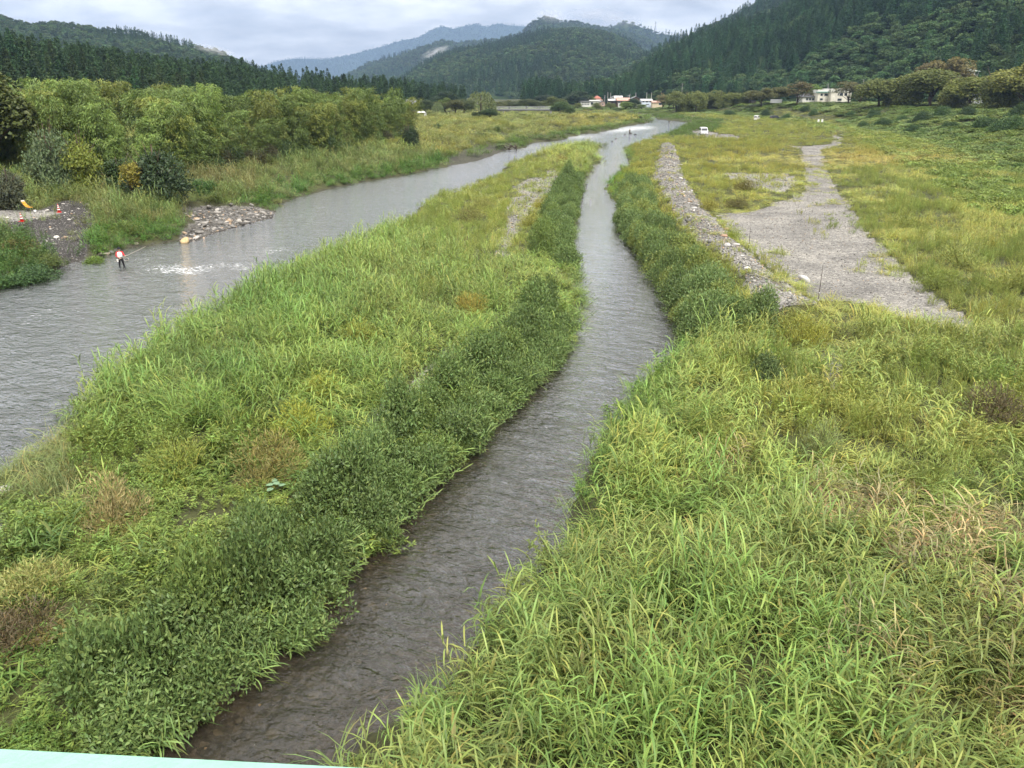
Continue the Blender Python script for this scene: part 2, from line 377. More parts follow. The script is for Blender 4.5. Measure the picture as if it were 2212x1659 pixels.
def ground_mat():
    m, t, out = new_mat('ground_soil_gravel'); p = N(t, 'ShaderNodeBsdfPrincipled')
    g = N(t, 'ShaderNodeNewGeometry'); pos = g.outputs['Position']
    at_ = N(t, 'ShaderNodeAttribute'); at_.attribute_name = 'cover'; sp = N(t, 'ShaderNodeSeparateColor'); L(t, at_.outputs['Color'], sp.inputs[0])
    # soil with moss and litter
    ns = noise_node(t, .6, 8, .65, pos); soil = ramp_node(t, [(.3, (.034, .029, .017)), (.5, (.055, .060, .024)), (.72, (.09, .095, .035))]); L(t, ns.outputs['Fac'], soil.inputs[0])
    # gravel: two sizes of pebbles
    v1 = N(t, 'ShaderNodeTexVoronoi'); v1.inputs['Scale'].default_value = 7; L(t, pos, v1.inputs['Vector'])
    v2 = N(t, 'ShaderNodeTexVoronoi'); v2.inputs['Scale'].default_value = 22; L(t, pos, v2.inputs['Vector'])
    sv = N(t, 'ShaderNodeSeparateColor'); L(t, v1.outputs['Color'], sv.inputs[0]); sv2 = N(t, 'ShaderNodeSeparateColor'); L(t, v2.outputs['Color'], sv2.inputs[0])
    av = N(t, 'ShaderNodeMix', data_type='FLOAT'); av.inputs[0].default_value = .5; L(t, sv.outputs[0], av.inputs[2]); L(t, sv2.outputs[0], av.inputs[3])
    gr = ramp_node(t, [(.05, (.095, .091, .087)), (.45, (.190, .183, .172)), (.72, (.27, .26, .24)), (.95, (.45, .43, .395))]); L(t, av.outputs[0], gr.inputs[0])
    nb = noise_node(t, .25, 5, .6, pos); wb = ramp_node(t, [(.32, (.58, .57, .57)), (.5, (.88, .87, .86)), (.68, (1.12, 1.1, 1.06))]); L(t, nb.outputs['Fac'], wb.inputs[0])
    gm = N(t, 'ShaderNodeMix', data_type='RGBA', blend_type='MULTIPLY'); gm.inputs[0].default_value = 1; L(t, gr.outputs[0], gm.inputs[6]); L(t, wb.outputs[0], gm.inputs[7])
    # ragged edge between the two
    ne = noise_node(t, 1.3, 6, .7, pos); ad = N(t, 'ShaderNodeMath', operation='ADD'); L(t, sp.outputs[0], ad.inputs[0])
    sb = N(t, 'ShaderNodeMath', operation='MULTIPLY_ADD'); L(t, ne.outputs['Fac'], sb.inputs[0]); sb.inputs[1].default_value = .9; sb.inputs[2].default_value = -.45
    L(t, sb.outputs[0], ad.inputs[1]); st = N(t, 'ShaderNodeMapRange'); st.inputs[1].default_value = .4; st.inputs[2].default_value = .6; L(t, ad.outputs[0], st.inputs[0])
    mix1 = N(t, 'ShaderNodeMix', data_type='RGBA'); L(t, st.outputs[0], mix1.inputs[0]); L(t, soil.outputs[0], mix1.inputs[6]); L(t, gm.outputs[2], mix1.inputs[7])
    # dark earth of the dug mound, brown river bed
    earth = ramp_node(t, [(.2, (.028, .025, .024)), (.6, (.048, .044, .041)), (.93, (.06, .056, .053)), (.97, (.34, .33, .31))]); L(t, sv2.outputs[0], earth.inputs[0])
    mix2 = N(t, 'ShaderNodeMix', data_type='RGBA'); L(t, sp.outputs[1], mix2.inputs[0]); L(t, mix1.outputs[2], mix2.inputs[6]); L(t, earth.outputs[0], mix2.inputs[7])
    v3 = N(t, 'ShaderNodeTexVoronoi'); v3.inputs['Scale'].default_value = 7.5; L(t, pos, v3.inputs['Vector']); sv3 = N(t, 'ShaderNodeSeparateColor'); L(t, v3.outputs['Color'], sv3.inputs[0])
    nbd = noise_node(t, .8, 5, .6, pos); bmx = N(t, 'ShaderNodeMix', data_type='FLOAT'); bmx.inputs[0].default_value = .45; L(t, sv3.outputs[0], bmx.inputs[2]); L(t, nbd.outputs['Fac'], bmx.inputs[3])
    bed = ramp_node(t, [(.2, (.034, .031, .027)), (.55, (.058, .053, .046)), (.75, (.080, .073, .062)), (.9, (.17, .15, .115))]); L(t, bmx.outputs[0], bed.inputs[0])
    mix3 = N(t, 'ShaderNodeMix', data_type='RGBA'); L(t, sp.outputs[2], mix3.inputs[0]); L(t, mix2.outputs[2], mix3.inputs[6]); L(t, bed.outputs[0], mix3.inputs[7])
    L(t, mix3.outputs[2], p.inputs['Base Color']); p.inputs['Roughness'].default_value = .9; p.inputs['Specular IOR Level'].default_value = .2
    b = N(t, 'ShaderNodeBump'); b.inputs['Strength'].default_value = .8; b.inputs['Distance'].default_value = .06; b.invert = True
    L(t, v1.outputs['Distance'], b.inputs['Height']); L(t, b.outputs[0], p.inputs['Normal'])
    L(t, p.outputs[0], out.inputs['Surface']); return m
def water_mat():
    m, t, out = new_mat('river_water')
    g = N(t, 'ShaderNodeNewGeometry'); pos = g.outputs['Position']
    at_ = N(t, 'ShaderNodeAttribute'); at_.attribute_name = 'flow'; sp = N(t, 'ShaderNodeSeparateColor'); L(t, at_.outputs['Color'], sp.inputs[0])
    # ripples: crests lie across the current (flow follows the valley)
    fl = N(t, 'ShaderNodeAttribute'); fl.attribute_name = 'uvflow'
    w1 = noise_node(t, .9, 5, .62, fl.outputs['Vector']); w1.inputs['Distortion'].default_value = .9
    w2 = noise_node(t, 3.2, 3, .6, fl.outputs['Vector']); w2.inputs['Distortion'].default_value = .5
    hm = N(t, 'ShaderNodeMix', data_type='FLOAT'); hm.inputs[0].default_value = .36; L(t, w1.outputs['Fac'], hm.inputs[2]); L(t, w2.outputs['Fac'], hm.inputs[3])
    b = N(t, 'ShaderNodeBump'); b.inputs['Distance'].default_value = .34; L(t, sp.outputs[1], b.inputs['Strength']); L(t, hm.outputs[0], b.inputs['Height'])
    lw_ = N(t, 'ShaderNodeLayerWeight'); lw_.inputs['Blend'].default_value = .5; L(t, b.outputs[0], lw_.inputs['Normal'])
    pw = N(t, 'ShaderNodeMath', operation='POWER'); L(t, lw_.outputs['Facing'], pw.inputs[0]); pw.inputs[1].default_value = 1.0
    fr = ramp_node(t, [(.2, (.03,) * 3), (.4, (.085,) * 3), (.55, (.24,) * 3), (.68, (.50,) * 3), (.80, (.78,) * 3), (.92, (.93,) * 3)]); L(t, pw.outputs[0], fr.inputs[0])
    gl = N(t, 'ShaderNodeBsdfGlossy'); gl.inputs['Roughness'].default_value = .05; gl.inputs['Color'].default_value = (.96, .97, 1, 1); L(t, b.outputs[0], gl.inputs['Normal'])
    # seen through: brown in the shallows, greyer where deep
    tr = N(t, 'ShaderNodeBsdfTransparent'); dc = ramp_node(t, [(0, (.82, .75, .64)), (.5, (.58, .54, .47)), (1, (.38, .37, .34))]); L(t, sp.outputs[2], dc.inputs[0]); L(t, dc.outputs[0], tr.inputs['Color'])
    bodyd = N(t, 'ShaderNodeBsdfDiffuse'); bodyd.inputs['Color'].default_value = (.115, .12, .112, 1)
    mb = N(t, 'ShaderNodeMixShader'); ms_ = N(t, 'ShaderNodeMath', operation='MULTIPLY'); L(t, sp.outputs[2], ms_.inputs[0]); ms_.inputs[1].default_value = .55
    L(t, ms_.outputs[0], mb.inputs[0]); L(t, tr.outputs[0], mb.inputs[1]); L(t, bodyd.outputs[0], mb.inputs[2])
    mx_ = N(t, 'ShaderNodeMixShader'); L(t, fr.outputs[0], mx_.inputs[0]); L(t, mb.outputs[0], mx_.inputs[1]); L(t, gl.outputs[0], mx_.inputs[2])
    # broken white water in the rapids
    f1 = noise_node(t, 2.6, 6, .7, fl.outputs['Vector']); f1.inputs['Distortion'].default_value = 1.4
    fa = N(t, 'ShaderNodeMath', operation='MULTIPLY_ADD'); L(t, sp.outputs[0], fa.inputs[0]); fa.inputs[1].default_value = .34; L(t, f1.outputs['Fac'], fa.inputs[2])
    fm = N(t, 'ShaderNodeMapRange'); fm.inputs[1].default_value = .80; fm.inputs[2].default_value = .97; L(t, fa.outputs[0], fm.inputs[0])
    fd = N(t, 'ShaderNodeBsdfDiffuse'); fd.inputs['Color'].default_value = (.82, .84, .86, 1)
    mf = N(t, 'ShaderNodeMixShader'); L(t, fm.outputs[0], mf.inputs[0]); L(t, mx_.outputs[0], mf.inputs[1]); L(t, fd.outputs[0], mf.inputs[2])
    L(t, mf.outputs[0], out.inputs['Surface']); return m

# ------------------------------------------------------------------ ground sheet (fan grid: fine near, coarse far)
AP = 24.0                                    # the fan's apex lies behind the bridge
def fan(ys, us):
    Y, U = np.meshgrid(ys, us, indexing='ij'); X = U * (Y + AP); return X, Y
def fan_faces(nr, nc):
    i = np.arange(nr - 1)[:, None] * nc + np.arange(nc - 1)[None, :]
    return np.stack([i, i + 1, i + nc + 1, i + nc], -1).reshape(-1, 4)
d0 = np.concatenate([np.exp(np.arange(math.log(8), math.log(620), .0085)), np.exp(np.arange(math.log(625), math.log(10200), .06))])
ys = d0 - AP
us = np.concatenate([np.linspace(-2.2, -.86, 30)[:-1], np.linspace(-.86, .86, 330), np.linspace(.86, 2.2, 30)[1:]])
GX, GY = fan(ys, us)
GZ, GW, GS, GB = height(GX.ravel(), GY.ravel(), True)
gx, gy = GX.ravel(), GY.ravel()
grav = np.zeros(len(gx))
wgx, wgy = warp(gx, gy)
for poly in (LEVEE, CLEAR, ISLG1, ISLG2, RGRAV, SCRUBG): grav = np.maximum(grav, inpoly(wgx, wgy, poly) * 1.0)
for poly in (TRACK, VANLOT, PAD, ROCKBAR): grav = np.maximum(grav, inpoly(gx, gy, poly) * 1.0)
grav = np.maximum(grav, inpoly(gx, gy, MOUND) * .75)
earth = np.maximum(inpoly(gx, gy, MOUND) * 1.0, inpoly(gx, gy, DIRTBANK) * .6) * (1 - inpoly(gx, gy, PAD))
ground_me = mesh_from('ground', np.stack([gx, gy, GZ], 1), fan_faces(len(ys), len(us)), [ground_mat()], smooth=True)
ca = ground_me.color_attributes.new('cover', 'FLOAT_COLOR', 'POINT')
cv = np.ones((len(gx), 4), np.float32); cv[:, 0] = grav; cv[:, 1] = earth; cv[:, 2] = np.where(GW, 1, 1 - np.clip((GZ - .02) / .15, 0, 1)); ca.data.foreach_set('color', cv.ravel())
ground = ob('ground', ground_me); tag(ground, 'grassy river plain and gravel river bed of the valley', 'ground', kind='structure')

# ------------------------------------------------------------------ river
wy = np.exp(np.arange(math.log(8), math.log(470), .010)) - AP; wu = np.linspace(-1.6, .62, 260)
WX, WY = fan(wy, wu); wx, wyv = WX.ravel(), WY.ravel()
wwat, ws, wb_ = fields(wx, wyv)
keep = wwat | (ws < 1.5 + .01 * np.abs(wyv))
ff = fan_faces(len(wy), len(wu)); ff = ff[keep[ff].all(1)]
used, inv = np.unique(ff, return_inverse=True); ff = inv.reshape(-1, 4); wx, wyv, ws, wwat = wx[used], wyv[used], ws[used], wwat[used]
water_me = mesh_from('river_water', np.stack([wx, wyv, np.zeros(len(wx))], 1), ff, [water_mat()], smooth=True)
px_, py_ = project(wx, wyv, np.zeros(len(wx)))
def blob(cx, cy, rx, ry): return np.exp(-(((px_ - cx) / rx) ** 2 + ((py_ - cy) / ry) ** 2))
foam = (.62 * blob(490, 582, 120, 18) + .60 * blob(590, 540, 120, 18) + .50 * blob(385, 578, 120, 24) + .42 * blob(250, 650, 260, 60) + .45 * blob(680, 490, 120, 22) + .4 * blob(900, 400, 120, 16)) * (.45 + 1.0 * vnoise(wx * .5, wyv * .5, 8)) + .7 * blob(1010, 362, 60, 9) + .85 * blob(1130, 318, 70, 9) + .9 * blob(1250, 296, 80, 9) + .8 * blob(1330, 283, 60, 8) + .9 * blob(1390, 275, 60, 8) + .9 * blob(1400, 255, 60, 5) \
    + .62 * blob(1285, 395, 34, 34) + .62 * blob(1300, 350, 44, 28) + .7 * blob(1270, 440, 34, 26) + .35 * blob(60, 690, 120, 50) + .6 * blob(870, 1410, 26, 14) + .55 * blob(690, 1415, 22, 12) + .5 * blob(1060, 1235, 16, 22) + .5 * blob(1190, 925, 60, 16) + .45 * blob(300, 560, 60, 18)
main = (wx < -22 + .20 * wyv) | (wyv > 150)
calm = blob(330, 500, 110, 18) + .8 * blob(1300, 560, 60, 80)
rough = np.where(main, .95, .85) * (1 - .5 * np.clip(calm, 0, 1)) + .5 * np.clip(foam, 0, 1)
rough = np.clip(rough * np.interp(wyv, [0, 30, 80, 200, 400], [1.0, .95, .8, .5, .35]), 0, 1)
depth = np.clip(np.where(main, .35 + .65 * (1 - np.exp(-ws / 3.)), .10 + .35 * (1 - np.exp(-ws / 2.))), 0, 1) * (1 - np.exp(-ws / .8)) * wwat
fa_ = water_me.color_attributes.new('flow', 'FLOAT_COLOR', 'POINT'); fv = np.ones((len(wx), 4), np.float32); fv[:, 0] = np.clip(foam, 0, 1); fv[:, 1] = rough; fv[:, 2] = depth; fa_.data.foreach_set('color', fv.ravel())
ua = water_me.attributes.new('uvflow', 'FLOAT_VECTOR', 'POINT')
th = np.where(main & (wyv < 150), R(38), R(12))
uu = wx * np.cos(th) - wyv * np.sin(th); vv_ = wx * np.sin(th) + wyv * np.cos(th)
uv = np.zeros((len(wx), 3), np.float32)
ct, st_ = math.cos(R(28)), math.sin(R(28)); uv[:, 0] = (wx * ct - wyv * st_) * .75; uv[:, 1] = (wx * st_ + wyv * ct) * 1.35
ua.data.foreach_set('vector', uv.ravel())
river = ob('river_water', water_me); tag(river, 'grey rippled river water flowing round the long grassy island', 'river', kind='structure')

# ------------------------------------------------------------------ scatter by geometry nodes (only for what nobody could count)
PROTO = bpy.data.collections.new('plant_sources')     # never linked to the scene
def scatter(name, protos, pts, rot, scl, idx, col, label, cat):
    n = len(pts)
    cl = bpy.data.collections.new(name + '_sources'); ren = []
    for k, me in enumerate(protos):
        o = bpy.data.objects.new('%s_source_%02d' % (name, k), me); cl.objects.link(o)
    me = bpy.data.meshes.new(name); me.vertices.add(n); me.vertices.foreach_set('co', np.asarray(pts, np.float32).ravel())
    def attr(nm, ty, key, data): a = me.attributes.new(nm, ty, 'POINT'); a.data.foreach_set(key, np.ascontiguousarray(data).ravel())
    attr('rot', 'FLOAT_VECTOR', 'vector', np.asarray(rot, np.float32)); attr('scl', 'FLOAT_VECTOR', 'vector', np.asarray(scl, np.float32))
    attr('pick', 'INT', 'value', np.asarray(idx, np.int32))
    c4 = np.ones((n, 4), np.float32); c4[:, :3] = np.clip(col, .004, 1); attr('col', 'FLOAT_COLOR', 'color', c4)
    o = ob(name, me); ng = bpy.data.node_groups.new(name + '_scatter', 'GeometryNodeTree')
    ng.interface.new_socket('Geometry', in_out='INPUT', socket_type='NodeSocketGeometry'); ng.interface.new_socket('Geometry', in_out='OUTPUT', socket_type='NodeSocketGeometry')
    gi = N(ng, 'NodeGroupInput'); go = N(ng, 'NodeGroupOutput'); ip = N(ng, 'GeometryNodeInstanceOnPoints'); ci = N(ng, 'GeometryNodeCollectionInfo')
    ci.inputs['Collection'].default_value = cl; ci.inputs['Separate Children'].default_value = True; ci.inputs['Reset Children'].default_value = True
    def na(nm, ty): x = N(ng, 'GeometryNodeInputNamedAttribute', data_type=ty); x.inputs['Name'].default_value = nm; return x.outputs['Attribute']
    L(ng, gi.outputs[0], ip.inputs['Points']); L(ng, ci.outputs[0], ip.inputs['Instance']); ip.inputs['Pick Instance'].default_value = True
    L(ng, na('pick', 'INT'), ip.inputs['Instance Index']); L(ng, na('rot', 'FLOAT_VECTOR'), ip.inputs['Rotation']); L(ng, na('scl', 'FLOAT_VECTOR'), ip.inputs['Scale'])
    L(ng, ip.outputs[0], go.inputs[0])
    md = o.modifiers.new('scatter', 'NODES'); md.node_group = ng
    return tag(o, label, cat, kind='stuff')
# ------------------------------------------------------------------ leaf geometry
def unit(v): return v / (np.linalg.norm(v, axis=-1, keepdims=True) + 1e-9)
def leaves(C, D, U, ln, wd, rng, fold=.15, tint=(.7, 1.25), hue=.08, mid=.45):
    """diamond leaves: base C, long axis D, face normal about U"""
    n = len(C); D = unit(D); S = unit(np.cross(D, U)); Nn = unit(np.cross(S, D))
    ln = np.broadcast_to(np.asarray(ln, float), (n,))[:, None]; wd = np.broadcast_to(np.asarray(wd, float), (n,))[:, None]
    V = np.stack([C, C + D * ln * mid + S * wd * .5 + Nn * wd * fold, C + D * ln - Nn * ln * .12, C + D * ln * mid - S * wd * .5 + Nn * wd * fold], 1).reshape(-1, 3)
    Fq = np.arange(n * 4).reshape(n, 4)
    t = rng.uniform(*tint, n); h = np.clip(rng.normal(.01, hue, n), -.1, .4)
    T = np.repeat(np.stack([t * (1 + h), t, t * (1 - .5 * h)], 1), 4, 0)
    return V, Fq, T
def blades(B, az, ln, wd, e0, curl, rng, seg=3, tint=(.7, 1.25), hue=.1, tipdry=.0):
    n = len(B); V = np.zeros((n, seg * 2 + 1, 3)); p = B.copy(); wide = np.stack([-np.sin(az), np.cos(az), np.zeros(n)], 1)
    for i in range(seg + 1):
        t = i / seg
        if i < seg:
            w = wd * (.55 + .9 * t if t < .5 else 1.0 - .9 * (t - .5)); w = np.broadcast_to(w, (n,))[:, None]
            V[:, 2 * i] = p - wide * w * .5; V[:, 2 * i + 1] = p + wide * w * .5
        else: V[:, 2 * i] = p
        e = e0 - curl * (t + .5 / seg)
        p = p + np.stack([np.cos(az) * np.cos(e), np.sin(az) * np.cos(e), np.sin(e)], 1) * (np.broadcast_to(ln, (n,)) / seg)[:, None]
    base = np.arange(n)[:, None] * (seg * 2 + 1); Fq = []
    for i in range(seg - 1): Fq.append(np.concatenate([base + 2 * i, base + 2 * i + 1, base + 2 * i + 3, base + 2 * i + 2], 1))
    Ft = np.concatenate([base + 2 * seg - 2, base + 2 * seg - 1, base + 2 * seg, base + 2 * seg], 1); Fq.append(Ft)
    t = rng.uniform(*tint, n); h = np.clip(rng.normal(.02, hue, n), -.10, .4); T = np.stack([t * (1 + h), t, t * (1 - .4 * h)], 1)
    dry_ = rng.uniform(0, 1, n) < .07; T[dry_] = T[dry_] * np.array([1.42, 1.10, 1.15])
    T = np.repeat(T, seg * 2 + 1, 0)
    return V.reshape(-1, 3), np.concatenate(Fq, 0), T
class Leafy:
    def __init__(s): s.V = []; s.F = []; s.T = []; s.n = 0; s.M = []
    def add(s, VFT, m=0):
        V, Fq, T = VFT; s.V.append(V); s.F.append(Fq + s.n); s.T.append(T); s.M.append(np.full(len(Fq), m)); s.n += len(V); return s
    def mesh(s, name, mats):
        V = np.concatenate(s.V); Fq = np.concatenate(s.F); T = np.concatenate(s.T); M = np.concatenate(s.M)
        tri = Fq[:, 2] == Fq[:, 3]
        me = bpy.data.meshes.new(name); q = Fq[~tri]; t3 = Fq[tri][:, :3]
        me.vertices.add(len(V)); me.vertices.foreach_set('co', V.astype(np.float32).ravel())
        loops = np.concatenate([q.ravel(), t3.ravel()]).astype(np.int32); me.loops.add(len(loops)); me.loops.foreach_set('vertex_index', loops)
        st = np.concatenate([np.arange(len(q)) * 4, len(q) * 4 + np.arange(len(t3)) * 3]).astype(np.int32)
        me.polygons.add(len(st)); me.polygons.foreach_set('loop_start', st); me.update(calc_edges=True)
        for m_ in mats: me.materials.append(m_)
        me.polygons.foreach_set('material_index', np.concatenate([M[~tri], M[tri]]).astype(np.int32))
        a = me.color_attributes.new('tint', 'FLOAT_COLOR', 'POINT'); c = np.ones((len(V), 4), np.float32); c[:, :3] = np.clip(T, .05, 3); a.data.foreach_set('color', c.ravel())
        return me
def tube_np(pts, rs, n=5, tint=(1, 1, 1)):
    mb = MB(); mb.tube(pts, rs, n, cap=False); V = np.array([tuple(v) for v in mb.v]); Fq = np.array(mb.f); return V, Fq, np.tile(np.array(tint, float), (len(V), 1))
def rvec(rng, n): return unit(rng.normal(size=(n, 3)))

# ------------------------------------------------------------------ small plants (sources for the scattered growth)
def reed(seed, stems=8, hgt=(.7, 1.25), spread=.36, ll=(.38, .62), lw=.033, curl=1.5):
    rng = np.random.default_rng(seed); lf = Leafy()
    for s in range(stems):
        b = np.array([rng.normal(0, spread * .6), rng.normal(0, spread * .6), -.05]); h = rng.uniform(*hgt); la = rng.uniform(0, 6.28); lean = rng.uniform(.03, .34) * h
        top = b + np.array([math.cos(la) * lean, math.sin(la) * lean, h]); mid = (b + top) / 2 + np.array([-math.cos(la), -math.sin(la), 0]) * lean * .15
        lf.add(tube_np([b, mid, top], [.007, .006, .003], 3, (.75, .75, .6)))
        k = 10; tt = np.linspace(.28, 1, k) + rng.normal(0, .02, k); pa = rng.uniform(0, 6.28)
        pts = np.where(tt[:, None] < .5, b + (mid - b) * (tt * 2)[:, None], mid + (top - mid) * ((tt - .5) * 2)[:, None])
        az = pa + np.arange(k) * math.pi + rng.normal(0, .35, k); e0 = np.where(np.arange(k) >= k - 2, 1.25, rng.uniform(.55, 1.05, k))
        lf.add(blades(pts, az, rng.uniform(*ll, k) * np.where(tt < .45, .7, 1), lw * rng.uniform(.8, 1.2, k), e0, rng.uniform(curl * .5, curl * 1.25, k), rng, 3, (.62, 1.3), .10))
    return lf.mesh('reed_source', [M_INST])
def tuft(seed, n=46, ln=(.45, .95), wd=.014, spread=.2, curl=(.5, 1.7), e=(.9, 1.5), dry=0):
    rng = np.random.default_rng(seed); B = np.stack([rng.normal(0, spread, n), rng.normal(0, spread, n), np.full(n, -.04)], 1)
    az = rng.uniform(0, 6.28, n); lf = Leafy().add(blades(B, az, rng.uniform(*ln, n), wd * rng.uniform(.7, 1.4, n), rng.uniform(*e, n), rng.uniform(*curl, n), rng, 3, (.65, 1.3), .10))
    return lf.mesh('grass_source', [M_INST])
def herb(seed, stems=18, hgt=(.45, .85), spread=.36, ll=.12, lw=.030, per=15):
    rng = np.random.default_rng(seed); lf = Leafy(); Cs = []; Ds = []
    for s in range(stems):
        b = np.array([rng.normal(0, spread * .7), rng.normal(0, spread * .7), -.03]); h = rng.uniform(*hgt); la = rng.uniform(0, 6.28); lean = rng.uniform(.1, .5) * h
        top = b + np.array([math.cos(la) * lean, math.sin(la) * lean, h]); lf.add(tube_np([b, top], [.006, .003], 3, (.7, .6, .5)))
        t = rng.uniform(.25, 1.02, per); Cs.append(b + (top - b) * t[:, None]); az = rng.uniform(0, 6.28, per); el = rng.uniform(-.1, .9, per); Ds.append(np.stack([np.cos(az) * np.cos(el), np.sin(az) * np.cos(el), np.sin(el)], 1))
    C = np.concatenate(Cs); D = np.concatenate(Ds); n = len(C)
    lf.add(leaves(C, D, np.array([0, 0, 1]) + rng.normal(0, .35, (n, 3)), rng.uniform(.7, 1.3, n) * ll, lw * rng.uniform(.8, 1.3, n), rng, tint=(.6, 1.35)))
    return lf.mesh('herb_source', [M_INST])
def weed(seed, stems=12, hgt=(.5, 1.05), spread=.3, per=26, ll=.10, lw=.014):
    rng = np.random.default_rng(seed); lf = Leafy(); Cs = []; Ds = []
    for s in range(stems):
        b = np.array([rng.normal(0, spread * .7), rng.normal(0, spread * .7), -.03]); h = rng.uniform(*hgt); la = rng.uniform(0, 6.28); lean = rng.uniform(.02, .25) * h
        top = b + np.array([math.cos(la) * lean, math.sin(la) * lean, h]); lf.add(tube_np([b, top], [.006, .003], 3, (.7, .65, .5)))
        t = rng.uniform(.3, 1.02, per); Cs.append(b + (top - b) * t[:, None]); az = rng.uniform(0, 6.28, per); el = rng.uniform(.5, 1.3, per); Ds.append(np.stack([np.cos(az) * np.cos(el), np.sin(az) * np.cos(el), np.sin(el)], 1))
    C = np.concatenate(Cs); D = np.concatenate(Ds); n = len(C)
    lf.add(leaves(C, D, rvec(rng, n), rng.uniform(.7, 1.4, n) * ll, lw * rng.uniform(.8, 1.3, n), rng, tint=(.7, 1.3)))
    return lf.mesh('weed_source', [M_INST])
def vine(seed, n=230, rad=1.0, hgt=.75, ll=.21):
    rng = np.random.default_rng(seed); r = rad * np.sqrt(rng.uniform(0, 1, n)); a = rng.uniform(0, 6.28, n)
    top = hgt * np.clip(1 - (r / rad) ** 2, 0, 1) * (.6 + .5 * vnoise(r * np.cos(a) * 2.3 + seed, r * np.sin(a) * 2.3, seed)); z = top - rng.exponential(.08, n)
    C = np.stack([r * np.cos(a), r * np.sin(a), z], 1); az = rng.uniform(0, 6.28, n); D = np.stack([np.cos(az), np.sin(az), rng.uniform(-.5, .25, n)], 1)
    U = np.array([0, 0, 1.]) + rng.normal(0, .35, (n, 3)); U[:, :2] += C[:, :2] * .5
    return Leafy().add(leaves(C, D, U, ll * rng.uniform(.7, 1.3, n), ll * .8 * rng.uniform(.7, 1.2, n), rng, tint=(.6, 1.35), hue=.06)).mesh('vine_source', [M_INST])
REEDS = [reed(100, 8), reed(101, 10, (.5, 1.0), .40, (.3, .55), .030, 1.9), reed(102, 6, (.9, 1.4), .3, (.4, .66), .034, 1.2), reed(103, 9, (.6, 1.1), .42, (.34, .56), .034, 1.6), reed(104, 7, (.8, 1.5), .36, (.4, .66), .033, 1.4), reed(105, 11, (.35, .8), .45, (.28, .48), .026, 2.0), reed(106, 7, (.7, 1.3), .34, (.4, .7), .036, 1.7)]
TUFTS = [tuft(200), tuft(201, 60, (.35, .8), .011, .26, (.3, 1.2)), tuft(202, 40, (.6, 1.15), .016, .18, (.8, 2.1)), tuft(203, 54, (.4, .9), .013, .22, (.2, .9), (1.1, 1.5)), tuft(204, 36, (.5, 1.0), .02, .25, (1.0, 2.4), (.6, 1.3))]
HERBS = [herb(300 + k) for k in range(4)]
WEEDS = [weed(400 + k) for k in range(4)]
VINES = [vine(500 + k) for k in range(4)]

# ------------------------------------------------------------------ trees
def conifer_crown(seed, H=20.0, rmax=2.9, nb=230, per=6, base=.16, mat=None, leafsize=1.0):
    rng = np.random.default_rng(seed); h = base + (1 - base) * rng.uniform(0, 1, nb) ** 1.15; h = np.sort(h); az = np.arange(nb) * 2.399 + rng.normal(0, .25, nb)
    prof = rmax * np.clip((1 - h) / (1 - base), 0, 1) ** .72 * np.clip((h - base) / .08 + .45, .3, 1) * rng.uniform(.72, 1.12, nb) * (1 + .18 * np.sin(az * 3 + h * 20)) + .18
    Cs, Ds, Ls, Ws, Tn = [], [], [], [], []
    for k in range(per):
        t = (k + .55) / per; r = prof * (.2 + .8 * t); z = h * H - prof * .42 * t ** 1.4 + rng.normal(0, .12, nb) + .5 * t * t
        a = az + rng.normal(0, .35 / (1 + t), nb)
        Cs.append(np.stack([r * np.cos(a), r * np.sin(a), z], 1)); aa = a + rng.normal(0, .7, nb); Ds.append(np.stack([np.cos(aa), np.sin(aa), rng.uniform(-.75, .5, nb)], 1))
        Ls.append(leafsize * rng.uniform(.55, 1.05, nb) * (.6 + .5 * prof / rmax)); Ws.append(leafsize * rng.uniform(.3, .6, nb) * (.6 + .5 * prof / rmax)); Tn.append(np.full(nb, .62 + .5 * t))
    C, D, l, w, tn = map(np.concatenate, (Cs, Ds, Ls, Ws, Tn)); n = len(C)
    V, Fq, T = leaves(C, D, np.array([0, 0, 1.]) + rng.normal(0, .5, (n, 3)), l, w, rng, .1, (.75, 1.2), .05)
    ext = np.array([[0, 0, H * .97]]); V2 = leaves(np.repeat(ext, 4, 0), np.array([[.2, 0, 1.], [-.2, 0, 1], [0, .2, 1], [0, -.2, 1]]), rvec(rng, 4), 1.2, .3, rng)
    return Leafy().add((V, Fq, T)).add(V2).mesh('crown', [mat])
def trunk_mesh(H, r0, mat, lean=0.0, seed=0, n=6, top=.96):
    rng = random.Random(seed); mb = MB(); pts = [(0, 0, -.3)]; rs = [r0 * 1.35]
    for k in range(1, 6):
        t = k / 5; pts.append((lean * t * t + rng.uniform(-.05, .05) * H * .06, rng.uniform(-.05, .05) * H * .06, H * t * top)); rs.append(r0 * (1 - .9 * t))
    mb.tube(pts, rs, n); return mb.mesh('trunk', mat, True)
